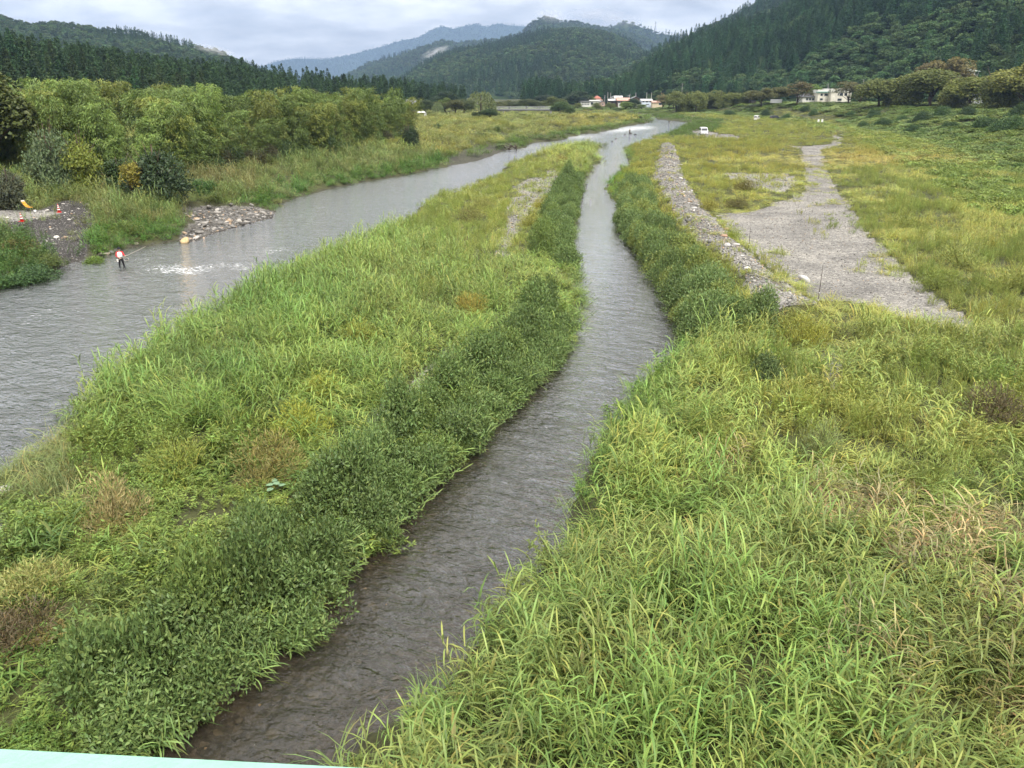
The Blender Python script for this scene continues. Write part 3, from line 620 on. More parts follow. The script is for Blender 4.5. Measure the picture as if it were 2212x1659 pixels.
def broad_crown(seed, H, rx, mat, nl=2600, leaf=.5, lobes=16, base=.28, droop=0.0, flat=.75, gap=.75):
    """leaf clumps spread over many uneven lobes, hollow inside, gaps between"""
    rng = np.random.default_rng(seed); cz = H * (base + (1 - base) * .5); rz = H * (1 - base) * .5
    d = rvec(rng, lobes); d[:, 2] = np.abs(d[:, 2]) * 1.1 - .35; d = unit(d); q = rng.uniform(.45, .86, lobes)[:, None]
    LC = d * q * np.array([rx, rx, rz]) + np.array([0, 0, cz]); LR = rng.uniform(.26, .46, lobes) * rx
    k = rng.integers(0, lobes, nl); v = rvec(rng, nl); v[:, 2] = np.where(v[:, 2] < -.35, -v[:, 2], v[:, 2])
    rr = LR[k] * rng.uniform(.55, 1.08, nl) ** .6; C = LC[k] + v * rr[:, None] * np.array([1.15, 1.15, flat])
    keep_ = fbm(C[:, 0] * 1.1 / max(leaf, .2) * .35 + seed, (C[:, 1] + C[:, 2] * 1.7) * .35 / max(leaf, .2), seed, 3) < gap
    C = C[keep_]; v = v[keep_]; n = len(C); az = rng.uniform(0, 6.28, n)
    D = np.stack([np.cos(az), np.sin(az), rng.uniform(-.5, .35, n) - droop], 1) + v * .5
    U = v * .8 + np.array([0, 0, .7]) + rng.normal(0, .35, (n, 3))
    return Leafy().add(leaves(C, D, U, leaf * rng.uniform(.65, 1.35, n), leaf * rng.uniform(.35, .7, n), rng, .12, (.62, 1.32), .06)).mesh('crown', [mat]), LC
def limbs_mesh(H, LC, r0, mat, seed, base=.25):
    rng = random.Random(seed); mb = MB(); f = H * base
    mb.tube([(0, 0, -.3), (rng.uniform(-.1, .1), rng.uniform(-.1, .1), f * .6), (rng.uniform(-.2, .2), rng.uniform(-.2, .2), f * 1.25), (0, 0, H * .72)], [r0 * 1.3, r0, r0 * .8, r0 * .2], 7)
    for c in LC[: 11]:
        p0 = Vector((0, 0, f * rng.uniform(.7, 1.4))); p2 = Vector(c); p1 = p0.lerp(p2, .5) + Vector((rng.uniform(-.3, .3), rng.uniform(-.3, .3), .2))
        mb.tube([p0, p1, p2], [r0 * .45, r0 * .28, r0 * .08], 5)
    return mb.mesh('trunk', mat, True)
def bamboo_crown(seed, H=12.0, nl=1500, mat=None, bend=2.0, width=1.7):
    rng = np.random.default_rng(seed); t = rng.uniform(.08, 1.0, nl) ** .85; ba = rng.uniform(0, 6.28)
    cx = bend * t ** 2.6; cz = H * (t - .09 * t ** 4)
    br = np.floor(t * 34) ; bang = br * 2.2 + (rng.integers(0, 2, nl) * math.pi) + rng.normal(0, .35, nl)
    nc_ = 95; tc_ = np.sort(rng.uniform(.06, 1.0, nc_) ** .8); ac_ = rng.uniform(0, 6.28, nc_); rc_ = width * np.sin(np.clip(tc_, 0, 1) * math.pi * .70 + .42) ** .7 * rng.uniform(.25, 1.0, nc_) ** .6
    k_ = rng.integers(0, nc_, nl); t = tc_[k_]; rad = rc_[k_]; bang = ac_[k_] + rng.normal(0, .12, nl); cx = bend * t ** 2.6; cz = H * (t - .09 * t ** 4); dr_ = np.abs(rng.normal(0, 1, nl))
    C = np.stack([cx + rad * np.cos(bang) + rng.normal(0, .24, nl), rad * np.sin(bang) + rng.normal(0, .24, nl), cz + .4 * rad - .22 * rad ** 2 - dr_ * .42 + rng.normal(0, .10, nl)], 1)
    D = np.stack([np.cos(bang + rng.normal(0, .6, nl)) * .8, np.sin(bang + rng.normal(0, .6, nl)) * .8, rng.uniform(-1.1, .15, nl)], 1)
    U = np.array([0, 0, .8]) + rng.normal(0, .45, (nl, 3))
    return Leafy().add(leaves(C, D, U, rng.uniform(.3, .62, nl), rng.uniform(.06, .14, nl), rng, .12, (.62, 1.3), .07)).mesh('crown', [mat])
def bamboo_culm(H=12.0, bend=2.0):
    mb = MB(); pts = []; rs = []
    for k in range(9):
        t = k / 8; pts.append((bend * t ** 2.6, 0, H * (t - .09 * t ** 4) - .2)); rs.append(.055 * (1 - .85 * t))
    mb.tube(pts, rs, 5); return mb.mesh('culm', M_CULM, True)
def willow_crown(seed, H, rx, mat, strands=130):
    rng = np.random.default_rng(seed); Cs = []; Ds = []
    for s in range(strands):
        a = rng.uniform(0, 6.28); q = math.sqrt(rng.uniform(.05, 1)); r0 = rx * q * .92; zt = H * (1 - .42 * q ** 2.2) * rng.uniform(.9, 1.02); ln = rng.uniform(.35, .62) * H * (.55 + .45 * q); k = 26
        t = np.linspace(0, 1, k); r = r0 + .25 * rx * (1 - np.exp(-3 * t)) * .5; Cs.append(np.stack([r * np.cos(a) + rng.normal(0, .09, k), r * np.sin(a) + rng.normal(0, .09, k), zt - ln * t ** 1.25], 1))
        Ds.append(np.stack([rng.normal(0, .35, k) + .3 * math.cos(a), rng.normal(0, .35, k) + .3 * math.sin(a), np.full(k, -1.)], 1))
    C = np.concatenate(Cs); D = np.concatenate(Ds); n = len(C)
    return Leafy().add(leaves(C, D, rvec(rng, n), rng.uniform(.4, .8, n), rng.uniform(.12, .24, n), rng, .1, (.65, 1.3), .05)).mesh('crown', [mat])
def bush_mesh(seed, r=1.3, h=1.35, nl=2300, leaf=.14, lw=.45, mat=None, name='foliage', lobes=14, fine=False):
    rng = np.random.default_rng(seed); d = rvec(rng, lobes); d[:, 2] = np.abs(d[:, 2]); LC = d * np.array([r, r, h]) * rng.uniform(.3, .68, lobes)[:, None]; LR = rng.uniform(.3, .5, lobes) * r
    k = rng.integers(0, lobes, nl); v = rvec(rng, nl); v[:, 2] = np.abs(v[:, 2]) - .25; v = unit(v); C = LC[k] + v * (LR[k] * rng.uniform(.35, 1.12, nl) ** .6)[:, None]
    C[:, 2] = np.maximum(C[:, 2], rng.uniform(.0, .15, nl)); D = v * .7 + rvec(rng, nl) * .8 + np.array([0, 0, .25 if not fine else .8])
    U = v + np.array([0, 0, .6]) + rng.normal(0, .4, (nl, 3)); hgt_t = np.clip(.8 + .3 * C[:, 2] / h, .7, 1.15)
    V, Fq, T = leaves(C, D, U, leaf * rng.uniform(.65, 1.4, nl), leaf * lw * rng.uniform(.6, 1.2, nl), rng, .12, (.6, 1.35), .07)
    lf = Leafy().add((V, Fq, T))
    for s in range(10):
        c = LC[s % lobes]; lf.add(tube_np([(c[0] * .12, c[1] * .12, -.05), tuple(c * .6), tuple(c * 1.25)], [.02, .013, .006], 4, (.5, .45, .4)))
    return lf.mesh(name, [mat])

# ------------------------------------------------------------------ hills: ridge lines as seen, at their own distances
HILL_M = None
def hill_mat():
    m, t, out = new_mat('forest_floor'); p = N(t, 'ShaderNodeBsdfPrincipled'); g = N(t, 'ShaderNodeNewGeometry')
    n = noise_node(t, .03, 8, .7, g.outputs['Position']); r = ramp_node(t, [(.3, (.018, .032, .014)), (.7, (.04, .06, .022))]); L(t, n.outputs['Fac'], r.inputs[0]); L(t, r.outputs[0], p.inputs['Base Color'])
    p.inputs['Roughness'].default_value = .95; p.inputs['Specular IOR Level'].default_value = .05; L(t, p.outputs[0], out.inputs['Surface']); return m
HILL_M = hill_mat()
class Hill:
    def __init__(s, name, ridge, Dr, base, zb, spur, seed, tree, label, power=.85, wl=None):
        """ridge: [(px,py)] outline of its tree tops; Dr: distance (number or list); base: [(px, distance)]"""
        s.seed = seed; xs = [a for a, b in ridge]; s.px0, s.px1 = xs[0], xs[-1]; s.ridge = ridge; s.Dr = Dr if hasattr(Dr, '__len__') else [Dr] * len(ridge)
        s.base = base; s.zb = zb; s.spur = spur; s.tree = tree; s.power = power; s.wl = wl or np.mean(s.Dr) * .11
        nu, nv = 150, 70; U, Vv = np.meshgrid(np.linspace(0, 1, nu), np.linspace(0, 1.5, nv), indexing='ij')
        X, Y, Z = s.ev(U.ravel(), Vv.ravel()); i = np.arange(nu - 1)[:, None] * nv + np.arange(nv - 1)[None, :]
        Fq = np.stack([i, i + nv, i + nv + 1, i + 1], -1).reshape(-1, 4)
        s.o = ob(name, mesh_from(name, np.stack([X, Y, Z], 1), Fq, [HILL_M], True)); tag(s.o, label, 'hill', kind='structure')
    def ev(s, u, v):
        px = s.px0 + (s.px1 - s.px0) * u; xs = [a for a, b in s.ridge]; py = np.interp(px, xs, [b for a, b in s.ridge]); D = np.interp(px, xs, s.Dr)
        a = (px - PW / 2) / FPX; b = (PH / 2 - py) / FPX; dyy = cP + b * sP; dz = -sP + b * cP; t = D / dyy
        rxp, rzp = a * t, HC + dz * t - s.tree * .8
        Db = np.interp(px, [q for q, w in s.base], [w for q, w in s.base]); bx = a / (cP + (PH / 2 - HORIZON) / FPX * sP) * Db
        vv = np.minimum(v, 1); x = bx + (rxp - bx) * v; y = Db + (D - Db) * v
        prof = vv ** s.power; z = s.zb + (rzp - s.zb) * prof
        z = np.where(v > 1, rzp - (rzp - s.zb) * (v - 1) * 1.2, z)
        nz = 1 - np.abs(2 * fbm(x / s.wl, y / (s.wl * 2.2), s.seed, 4) - 1); z = z + s.spur * (nz - .72) * np.sin(np.clip(vv, 0, 1) * math.pi) ** .8 * np.where(v > 1, 0, 1)
        return x, y, z
    def points(s, spacing, rng, vmax=1.12, vmin=0.0):
        """trees at an even spacing over the slope"""
        n0 = 4000; u = rng.uniform(0, 1, n0); v = rng.uniform(vmin, vmax, n0); e = 1e-3
        x, y, z = s.ev(u, v); x1, y1, _ = s.ev(u + e, v); x2, y2, _ = s.ev(u, v + e)
        J = np.abs((x1 - x) * (y2 - y) - (x2 - x) * (y1 - y)) / e / e; area = J.mean() * (vmax - vmin); n = int(area / spacing ** 2); jm = np.quantile(J, .995)
        m = int(n * jm / J.mean()) + 1; u = rng.uniform(0, 1, m); v = rng.uniform(vmin, vmax, m); x, y, z = s.ev(u, v); x1, y1, _ = s.ev(u + e, v); x2, y2, _ = s.ev(u, v + e)
        J = np.abs((x1 - x) * (y2 - y) - (x2 - x) * (y1 - y)) / e / e; k = rng.uniform(0, 1, m) < J / jm
        return x[k], y[k], z[k]
FAR_CON = [conifer_crown(600 + k, 1.0 * 20, 2.7 + .3 * k, 90, 5, .08, M_NEED, 1.7) for k in range(3)]
FAR_BRO = [broad_crown(620 + k, 13.0, 5.6, M_NEED, 520, 1.9, 9, .08, 0, .8, .9)[0] for k in range(3)]
MID_CON = [conifer_crown(640 + k, 20.0, 3.1 + .3 * k, 170, 6, .08, M_NEED, 1.3) for k in range(4)]
MID_BRO = [broad_crown(660 + k, 13.0, 5.2, M_NEED, 1300, 1.15, 13, .1, 0, .8, .85)[0] for k in range(3)]
def forest(name, hill, spacing, seed, label, near=False, cscale=1.0, bmix=.5, wl=60., ccol=(.045, .085, .034), bcol=(.076, .118, .044), vmin=0., vmax=1.12, cull=None):
    rng = np.random.default_rng(seed); x, y, z = hill.points(spacing, rng, vmax, vmin); 
    ppx, ppy = project(x, y, z + 10); ok = (ppx > -250) & (ppx < PW + 250) & (ppy > -260)
    if cull is not None: ok &= cull(x, y)
    x, y, z = x[ok], y[ok], z[ok]; n = len(x)
    kind = (fbm(x / wl, y / wl, seed, 3) + rng.normal(0, .045, n)) < (.30 + .4 * bmix)          # stands of planted cedar between mixed wood
    pc = MID_CON if near else FAR_CON; pb = MID_BRO if near else FAR_BRO
    idx = np.where(kind, len(pc) + rng.integers(0, len(pb), n), rng.integers(0, len(pc), n)); sc = cscale * rng.uniform(.72, 1.18, n) * np.where(kind, .95, 1)
    col = np.where(kind[:, None], np.array(bcol), np.array(ccol)) * rng.uniform(.55, 1.5, (n, 1)); col *= (.8 + .4 * fbm(x / wl / .6, y / wl / .6, seed + 5, 2))[:, None]; col[:, 0] *= rng.uniform(.78, 1.08, n)
    S = np.stack([sc, sc, sc * rng.uniform(.85, 1.15, n)], 1); rot = np.stack([rng.normal(0, .03, n), rng.normal(0, .03, n), rng.uniform(0, 6.28, n)], 1)
    return scatter(name, pc + pb, np.stack([x, y, z - .5], 1), rot, S, idx, col, label, 'forest')
# ------------------------------------------------------------------ the hills and their woods
h_left_far = Hill('hill', [(-260, -5), (-120, 12), (0, 26), (68, 43), (120, 39), (222, 53), (301, 58), (342, 70), (427, 91), (478, 103), (516, 120), (570, 150), (640, 190)], 1250,
                  [(-260, 700), (640, 1000)], 2, 26, 41, 13, 'far wooded ridge behind the cedar plantation, thin mist on its end')
h_left = Hill('hill', [(-260, 10), (-120, 34), (0, 53), (68, 69), (150, 83), (200, 90), (273, 102), (342, 113), (393, 114), (444, 123), (530, 121), (560, 136), (615, 131), (700, 147), (760, 158), (839, 164), (907, 171), (958, 174), (985, 178), (1012, 200)],
              [330, 340, 350, 360, 370, 380, 390, 400, 410, 420, 440, 450, 460, 480, 495, 515, 535, 545, 550, 555], [(-260, 170), (0, 195), (400, 270), (760, 400), (1012, 540)], 1.5, 7, 43, 20, 'dark cedar slope behind the bamboo grove')
h_blue = Hill('hill', [(560, 140), (598, 129), (636, 122), (702, 124), (747, 117), (788, 106), (839, 92), (873, 81), (901, 79), (925, 64), (955, 52), (979, 58), (996, 53), (1027, 48), (1051, 53), (1078, 46), (1099, 50), (1129, 52), (1200, 60), (1300, 90)], 9000,
              [(560, 7200), (1300, 7200)], 0, 260, 47, 26, 'distant blue jagged mountain ridge', 1.0)
h_back = Hill('hill', [(690, 182), (757, 152), (794, 131), (880, 107), (925, 92), (955, 81), (989, 86), (1078, 78), (1129, 63), (1145, 46), (1157, 35), (1177, 31), (1208, 39), (1249, 42), (1283, 51), (1317, 56), (1352, 63), (1386, 73), (1423, 92), (1470, 130)], 3300,
              [(690, 2300), (1470, 2300)], 0, 70, 53, 17, 'grey green wooded mountain with mist, behind the dome hill')
h_peak = Hill('hill', [(1300, 60), (1330, 46), (1348, 41), (1369, 44), (1395, 55), (1420, 65), (1455, 68), (1500, 80)], 3900, [(1300, 3300), (1500, 3300)], 0, 60, 59, 20, 'pale misty peak with a power pylon')
h_mid = Hill('hill', [(830, 186), (870, 165), (904, 138), (941, 117), (996, 97), (1078, 83), (1129, 69), (1181, 56), (1249, 52), (1304, 60), (1330, 68), (1352, 79), (1372, 92), (1410, 117), (1450, 150), (1500, 180)], 1950,
             [(830, 1150), (1500, 1050)], 0, 40, 61, 19, 'large dome shaped wooded hill at the head of the valley', .8)
h_right_far = Hill('hill', [(1340, 140), (1400, 105), (1456, 73), (1517, 45), (1569, 25), (1616, 1), (1700, -50), (1900, -150), (2500, -220)], 1350, [(1340, 900), (2500, 800)], 2, 25, 67, 22, 'hazier wooded shoulder above the cedar mountainside')
h_right = Hill('hill', [(1130, 196), (1200, 188), (1260, 182), (1330, 160), (1390, 130), (1456, 93), (1524, 63), (1582, 39), (1637, 29), (1668, 20), (1702, 0), (1800, -60), (1950, -110), (2212, -170), (2600, -220)],
               [800, 800, 800, 820, 840, 850, 850, 850, 840, 830, 820, 800, 780, 760, 740], [(1130, 640), (1260, 640), (1456, 600), (1700, 520), (1900, 430), (2212, 330), (2600, 250)], 3, 30, 71, 17, 'steep dark green forested mountainside above the village', .9, 110)

forest('cedar_forest', h_right, 4.8, 1, 'dense cedar and broadleaf forest covering the steep mountainside above the village', True, .68, .42, 70., (.048, .098, .040), (.082, .132, .050))
forest('shoulder_forest', h_right_far, 7.5, 2, 'hazy forest on the shoulder above the cedar mountainside', False, .8, .8, 120.)
forest('dome_forest', h_mid, 8.6, 3, 'mixed forest covering the large dome shaped hill', False, .78, .62, 160.)
forest('ridge_forest', h_left_far, 6.8, 4, 'mixed forest on the far ridge behind the cedar plantation', False, .6, .9, 140.)
forest('mountain_forest', h_back, 12, 5, 'grey green forest on the misty mountain behind the dome hill', False, .85, .8, 300.)
forest('peak_forest', h_peak, 17, 6, 'forest on the pale misty peak with a pylon', False, 1.1, .8, 300.)
forest('blue_forest', h_blue, 30, 7, 'forest on the distant blue mountain ridge', False, 1.3, .7, 800.)
# ------------------------------------------------------------------ what grows where
BUSH_SPOTS = [(1020, 690, 1.0), (780, 745, 1.15), (700, 865, 1.2), (645, 940, 1.25), (580, 1030, 1.3), (385, 1030, 1.2), (245, 1140, 1.05), (60, 1300, 1.3), (40, 1410, 1.1), (1170, 452, 1.2), (1145, 490, 1.3), (1215, 355, 1.3), (1010, 480, 1.6), (1040, 455, 1.5), (1740, 755, 1.3), (1590, 449, 1.5), (1612, 418, 1.5), (1530, 462, 1.3), (2070, 590, 1.8), (2130, 940, 1.2), (1960, 500, 1.7), (2030, 640, 1.4), (1660, 830, .9), (2200, 640, 1.8), (1760, 1000, 1.0), (1980, 1060, 1.2)]
def pp_ell(px, py, cx, cy, rx, ry): return np.exp(-(((px - cx) / rx) ** 2 + ((py - cy) / ry) ** 2))
def sample(y0, y1, rho, rng, grow=.72):
    A = (y1 - y0) * 2 * (grow * (y0 + y1) / 2 + 9); n = int(A * rho); y = rng.uniform(y0, y1, int(n * 1.6)); w = grow * y + 9
    k = rng.uniform(0, 1, len(y)) < w / (grow * y1 + 9); y = y[k][:n]; x = rng.uniform(-1, 1, len(y)) * (grow * y + 9); return x, y
rng = np.random.default_rng(77)
bands = [(6, 20, 6.0), (20, 34, 5.2), (34, 55, 4.0), (55, 85, 2.9), (85, 130, 1.5), (130, 200, .72), (200, 300, .32), (300, 430, .15), (430, 660, .05)]
X, Y, RHO = [], [], []
for a, b, r_ in bands:
    x, y = sample(a, b, r_, rng); X.append(x); Y.append(y); RHO.append(np.full(len(x), r_))
X, Y, RHO = map(np.concatenate, (X, Y, RHO)); Z, WAT, S, BANK = height(X, Y, True)
gmask = np.zeros(len(X), bool)
WXs, WYs = warp(X, Y)
for poly in (LEVEE, CLEAR): gmask |= inpoly(WXs, WYs, poly)
for poly in (TRACK, VANLOT, PAD, ROCKBAR): gmask |= inpoly(X, Y, poly)
thin = np.zeros(len(X)); 
for poly, k in ((ISLG1, .62), (ISLG2, .85), (MOUND, .93), (SCRUBG, .55), (RGRAV, .7), (DIRTBANK, .75)): thin = np.maximum(thin, inpoly(WXs, WYs, poly) * k)
gw = inpoly(X, Y, GREENWAY)
PX, PY = project(X, Y, Z + .6)
keep = ~WAT & ~gmask & (rng.uniform(0, 1, len(X)) > thin) & (PX > -260) & (PX < PW + 260) & (S > .0)
# sparse growth creeping into the gravel
_edge = np.minimum(dline(X, Y, CLEAR + CLEAR[:1]), dline(X, Y, LEVEE + LEVEE[:1])); creep = ~WAT & (inpoly(X, Y, CLEAR) | inpoly(X, Y, LEVEE)) & (fbm(X * .5, Y * .5, 55) > np.where(_edge < 1.6, .55, .66)) & (rng.uniform(0, 1, len(X)) < np.where(_edge < 2.5, .5, .3))
keep &= (rng.uniform(0, 1, len(X)) < .62 + 1.1 * (fbm(X * .55, Y * .55, 61, 2) - .25))
keep |= creep
X, Y, Z, S, BANK, RHO, PX, PY, gw, creep = [v[keep] for v in (X, Y, Z, S, BANK, RHO, PX, PY, gw, creep)]
n = len(X); grow = (2.4 / np.maximum(RHO, .05)) ** .42; grow = np.clip(grow, .95, 3.4)
nA = fbm(X * .22, Y * .22, 91, 3); nB = fbm(X * .07 + 9, Y * .07, 92, 3); nC = fbm(X * .6, Y * .6, 93, 3); u = rng.uniform(0, 1, n)
em = inpoly(X, Y, EMB); de = dline(X, Y, TOE)
# --- colours (leaf albedo)
YG, LG, BG, DG, TAN, OLV, GOLD = map(np.array, ([.330, .370, .085], [.245, .320, .085], [.165, .285, .060], [.085, .150, .045], [.36, .32, .16], [.21, .23, .065], [.40, .37, .07]))
col = np.tile(LG, (n, 1)).astype(float); typ = np.full(n, 0)            # 0 reed 1 tuft 2 herb 3 weed 4 vine
def put(m, c, w=1.0):
    w_ = (m * w)[:, None] if m.dtype != bool else (m.astype(float) * w)[:, None]
    col[:] = col * (1 - w_) + np.asarray(c) * w_
right = BANK == 2; isl = BANK == 1; left = BANK == 0
# right bank: pale reeds near, turning to yellow weeds farther out
mid = sstep(760, 640, PY) * right
typ[right & (PY < 720)] = np.where(nA[right & (PY < 720)] + .25 * (u[right & (PY < 720)] - .5) > .52, 3, 1)
put(mid, YG); put(right & (nB > .60) & (PY < 900), OLV, .25)
put(right & (PY > 1150), [.200, .262, .072], .7); put(right & (PY > 760) & (nC > .52), BG, .55); put(right & (PY > 760) & (PY < 1150) & (nA > .55), YG, .5)
put(pp_ell(PX, PY, 1830, 900, 320, 130) * right * (PY > 700), YG, .8); put(pp_ell(PX, PY, 1430, 880, 90, 160) * right, BG, .45)
mixed = right & (PY > 690) & (PY < 1000) & (PX > 1560); typ[mixed] = np.where(u[mixed] < .42, 1, np.where(u[mixed] < .66, 3, np.where(u[mixed] < .76, 2, 0)))
mixed2 = right & (PY >= 760) & (typ == 0); typ[mixed2 & (u < .16)] = 1; typ[mixed2 & (u > .90)] = 3; typ[mixed2 & (u > .86) & (u <= .90)] = 2
for cx, cy, rx, ry, w in ((1870, 1075, 110, 45, .85), (2040, 1160, 130, 60, .9), (1660, 1390, 95, 40, .75), (1640, 1290, 80, 30, .5), (2160, 1250, 80, 60, .85), (1560, 1010, 90, 30, .5), (2180, 1100, 70, 50, .6), (2050, 1330, 120, 60, .45), (2100, 1530, 120, 90, .35), (1900, 1420, 70, 40, .3)):
    m = pp_ell(PX, PY, cx, cy, rx, ry) * right * w; hit = rng.uniform(0, 1, n) < m * 1.15; col[hit] = TAN * rng.uniform(.75, 1.15, (hit.sum(), 1)); typ[hit & (u < .6)] = 1
put(right & (PX > 1850) & (PY > 1250), OLV, .35)
stripR = right & (S < 1.3) & (PY > 300); typ[stripR & (u < .75)] = 1; put(stripR & (PY < 1150), BG, .85)
put(pp_ell(PX, PY, 1335, 395, 30, 28), [.11, .28, .03], .9)
put(pp_ell(PX, PY, 1920, 335, 330, 22) * right, [.42, .36, .10], .8); typ[(pp_ell(PX, PY, 1920, 335, 330, 22) * right) > .4] = 1
put(right & (PX < 1700) & (PY < 460) & (PY > 295) & (nC > .55), GOLD, .3)
put(right & (PX > 1780) & (PY > 350) & (PY < 700) & (nA > .5), LG, .6)
# far plain
far = Y > 150; typ[far & (u < .5)] = 3; put(far & left, [.26, .30, .075], .85); put(far & left & (nB > .55), [.33, .33, .07], .7); put(far & left & (nA > .56), OLV, .6)
put(pp_ell(PX, PY, 1330, 262, 110, 14) * left, GOLD, .6)
put(left & far & (S < 5), [.10, .20, .035], .8); put(right & far & (S < 14) & (Y > 215), [.10, .19, .04], .85)
# vines on the embankment
vz = em & (de > -1); typ[vz & (u < .82)] = 4; put(vz, [.135, .205, .050], .9); put(vz & (nB > .5), [.20, .255, .06], .6); put(vz & (nC > .58), [.08, .15, .04], .5)
edgev = ~em & right & (de < 14) & (Y > 60) & (nA > .45); typ[edgev & (u < .5)] = 4; put(edgev, [.14, .22, .045], .6)
# island
typ[isl] = np.where(u[isl] < .72, 0, 1); put(isl, [.215, .310, .070])
iy = isl & (nA + .15 * nC > .60); put(iy, LG, .75); typ[iy & (u < .3)] = 3
put(isl * pp_ell(PX, PY, 1100, 430, 170, 110), YG, .85); mI = isl & (pp_ell(PX, PY, 1060, 440, 200, 120) > .35); typ[mI] = np.where(u[mI] < .4, 3, 1)
put(isl * pp_ell(PX, PY, 1200, 335, 120, 25), YG, .7); put(isl * pp_ell(PX, PY, 620, 640, 260, 60), [.10, .22, .05], .55); put(isl * pp_ell(PX, PY, 430, 800, 170, 70), [.09, .19, .05], .5)
put(isl * pp_ell(PX, PY, 850, 640, 120, 60), LG, .7); put(isl * pp_ell(PX, PY, 900, 560, 100, 40), LG, .6)
low = isl & (PY > 900 + .12 * (PX - 300)); typ[low] = np.where(u[low] < .70, 2, np.where(u[low] < .85, 1, np.where(u[low] < .93, 3, 0))); put(low, [.20, .275, .060], .8); put(low & (nA > .55), LG, .7); put(low & (nC > .58), DG, .55)
put(isl * pp_ell(PX, PY, 480, 900, 140, 60), [.16, .25, .045], .7)
put(low & (PY > 1350), [.115, .195, .040], .7)
for cx, cy, rx, ry in ((570, 1010, 60, 45), (250, 1120, 55, 60), (40, 1330, 60, 70), (520, 1170, 70, 60)):
    m = rng.uniform(0, 1, n) < pp_ell(PX, PY, cx, cy, rx, ry) * isl * .6; col[m] = np.array([.30, .26, .09]); typ[m] = 3
lowtip = isl & (PX < 170) & (PY > 880) & (PY < 1070); typ[lowtip] = 1; put(lowtip, [.20, .24, .09], .8)
# left bank
typ[left & ~far] = np.where(u[left & ~far] < .55, 1, np.where(u[left & ~far] < .78, 0, 2)); put(left & ~far, [.18, .245, .070]); put(left & ~far & (nB > .5), [.23, .285, .09], .6)
put(left & (S < 4) & ~far, [.095, .215, .035], .85); put(left & ~far & (nC > .63), [.25, .235, .10], .5)
put(left * pp_ell(PX, PY, 440, 375, 120, 25), [.22, .20, .09], .6); put(left & (PX < 130) & (PY > 500), [.08, .16, .045], .7); typ[left & (PX < 130) & (PY > 500)] = 2
# mown way
put(gw, [.26, .30, .05], .9); typ[gw] = 1
# --- size
_tr = right & (PX > 1680) & (PX < 1845) & (PY > 284) & (PY < 345)
sc = grow * rng.uniform(.65, 1.4, n); hz = rng.uniform(.8, 1.2, n) * np.clip(.45 + 1.15 * (.55 * nA + .45 * nC), .5, 1.35)
sc *= np.where(typ == 1, 1.12, 1) * np.where(typ == 2, 1.15, 1) * np.where(typ == 4, .9, 1)
hz *= np.where(S < .8, .7, 1) * np.where(gw, .22, 1) * np.where(creep, .6, 1) * np.where(isl & (typ == 0), 1.15, 1) * np.where(far, .62, np.where(Y > 85, .8, 1)) * np.where(left & ~far & (S > 3.5), 1.5, 1)
_li = [G(a, b, .1) for a, b in isl_R[:25]]; _dl = dline(X, Y, _li); hz *= np.where(isl & (_dl < 3.6), .5, np.where(isl & (_dl < 5), .75, 1))
# keep things that stand in the open clear
clear_spots = []
for spot in ((47, 195),): pass
col *= rng.uniform(.78, 1.2, (n, 1)); col *= (.86 + .3 * nC)[:, None]; col[:, 0] *= rng.uniform(.9, 1.12, n)
hz *= np.where(_tr, .45, 1) * np.where(right & (dline(X, Y, CLEAR + CLEAR[:1]) < 3.5) & (PY < 470), .55, 1) * np.where(right & (dline(X, Y, LEVEE + LEVEE[:1]) < 2.5), .6, 1)
_cap = np.where(left & (Y < 160), 1.9, np.where(Y > 85, 1.0, 1.5)) * rng.uniform(.7, 1.25, n); hz = np.where((sc * hz > _cap) & (Y > 60), _cap / sc, hz)
for a_, b_, r_ in BUSH_SPOTS: _x, _y = G(a_, b_, .7); hz *= np.where((X - _x) ** 2 + (Y - _y) ** 2 < (r_ * 1.25) ** 2, .5, np.where((X - _x) ** 2 + ((Y - _y + r_ * 1.5)) ** 2 < (r_ * 1.3) ** 2, .6, 1))
rotz = rng.uniform(0, 6.28, n); tilt = np.where(S < .9, .25, .1); rot = np.stack([rng.normal(0, 1, n) * tilt, rng.normal(0, 1, n) * tilt, rotz], 1)
scl = np.stack([sc, sc, sc * hz], 1)
# the big shrubs stand clear of the reeds, cars and people keep their own ground
VANXY = G(1519, 290, .9); KEIXY = at(1635, 250, 335); DARKXY = at(1676, 249, 340)
free = np.ones(n, bool)
for (cx, cy), rr in ((VANXY, 4.2), (KEIXY[:2], 5), (DARKXY[:2], 3.4)): free &= (X - cx) ** 2 + (Y - cy) ** 2 > rr * rr
free &= ~((np.abs(X - VANXY[0] + 0) < 3) & (Y < VANXY[1]) & (Y > VANXY[1] - 9))
names = [('reed_bed', REEDS, 'tall leafy reeds covering the river banks and the island', 'reeds'), ('grass', TUFTS, 'long arching grass on the banks, plain and island', 'grass'),
         ('herb_growth', HERBS, 'low leafy green herbs matted over the lower island and bank', 'herbs'), ('weed_growth', WEEDS, 'upright yellow green feathery weeds on the river plain', 'weeds'), ('vine_cover', VINES, 'broad leaved vines blanketing the embankment slope', 'vines')]
for k, (nm, pr, lab, cat) in enumerate(names):
    q = (typ == k) & free
    scatter(nm, pr, np.stack([X, Y, Z], 1)[q], rot[q], scl[q], rng.integers(0, len(pr), q.sum()), col[q], lab, cat)
print('GRASS', n, [(int((typ == k).sum())) for k in range(5)])

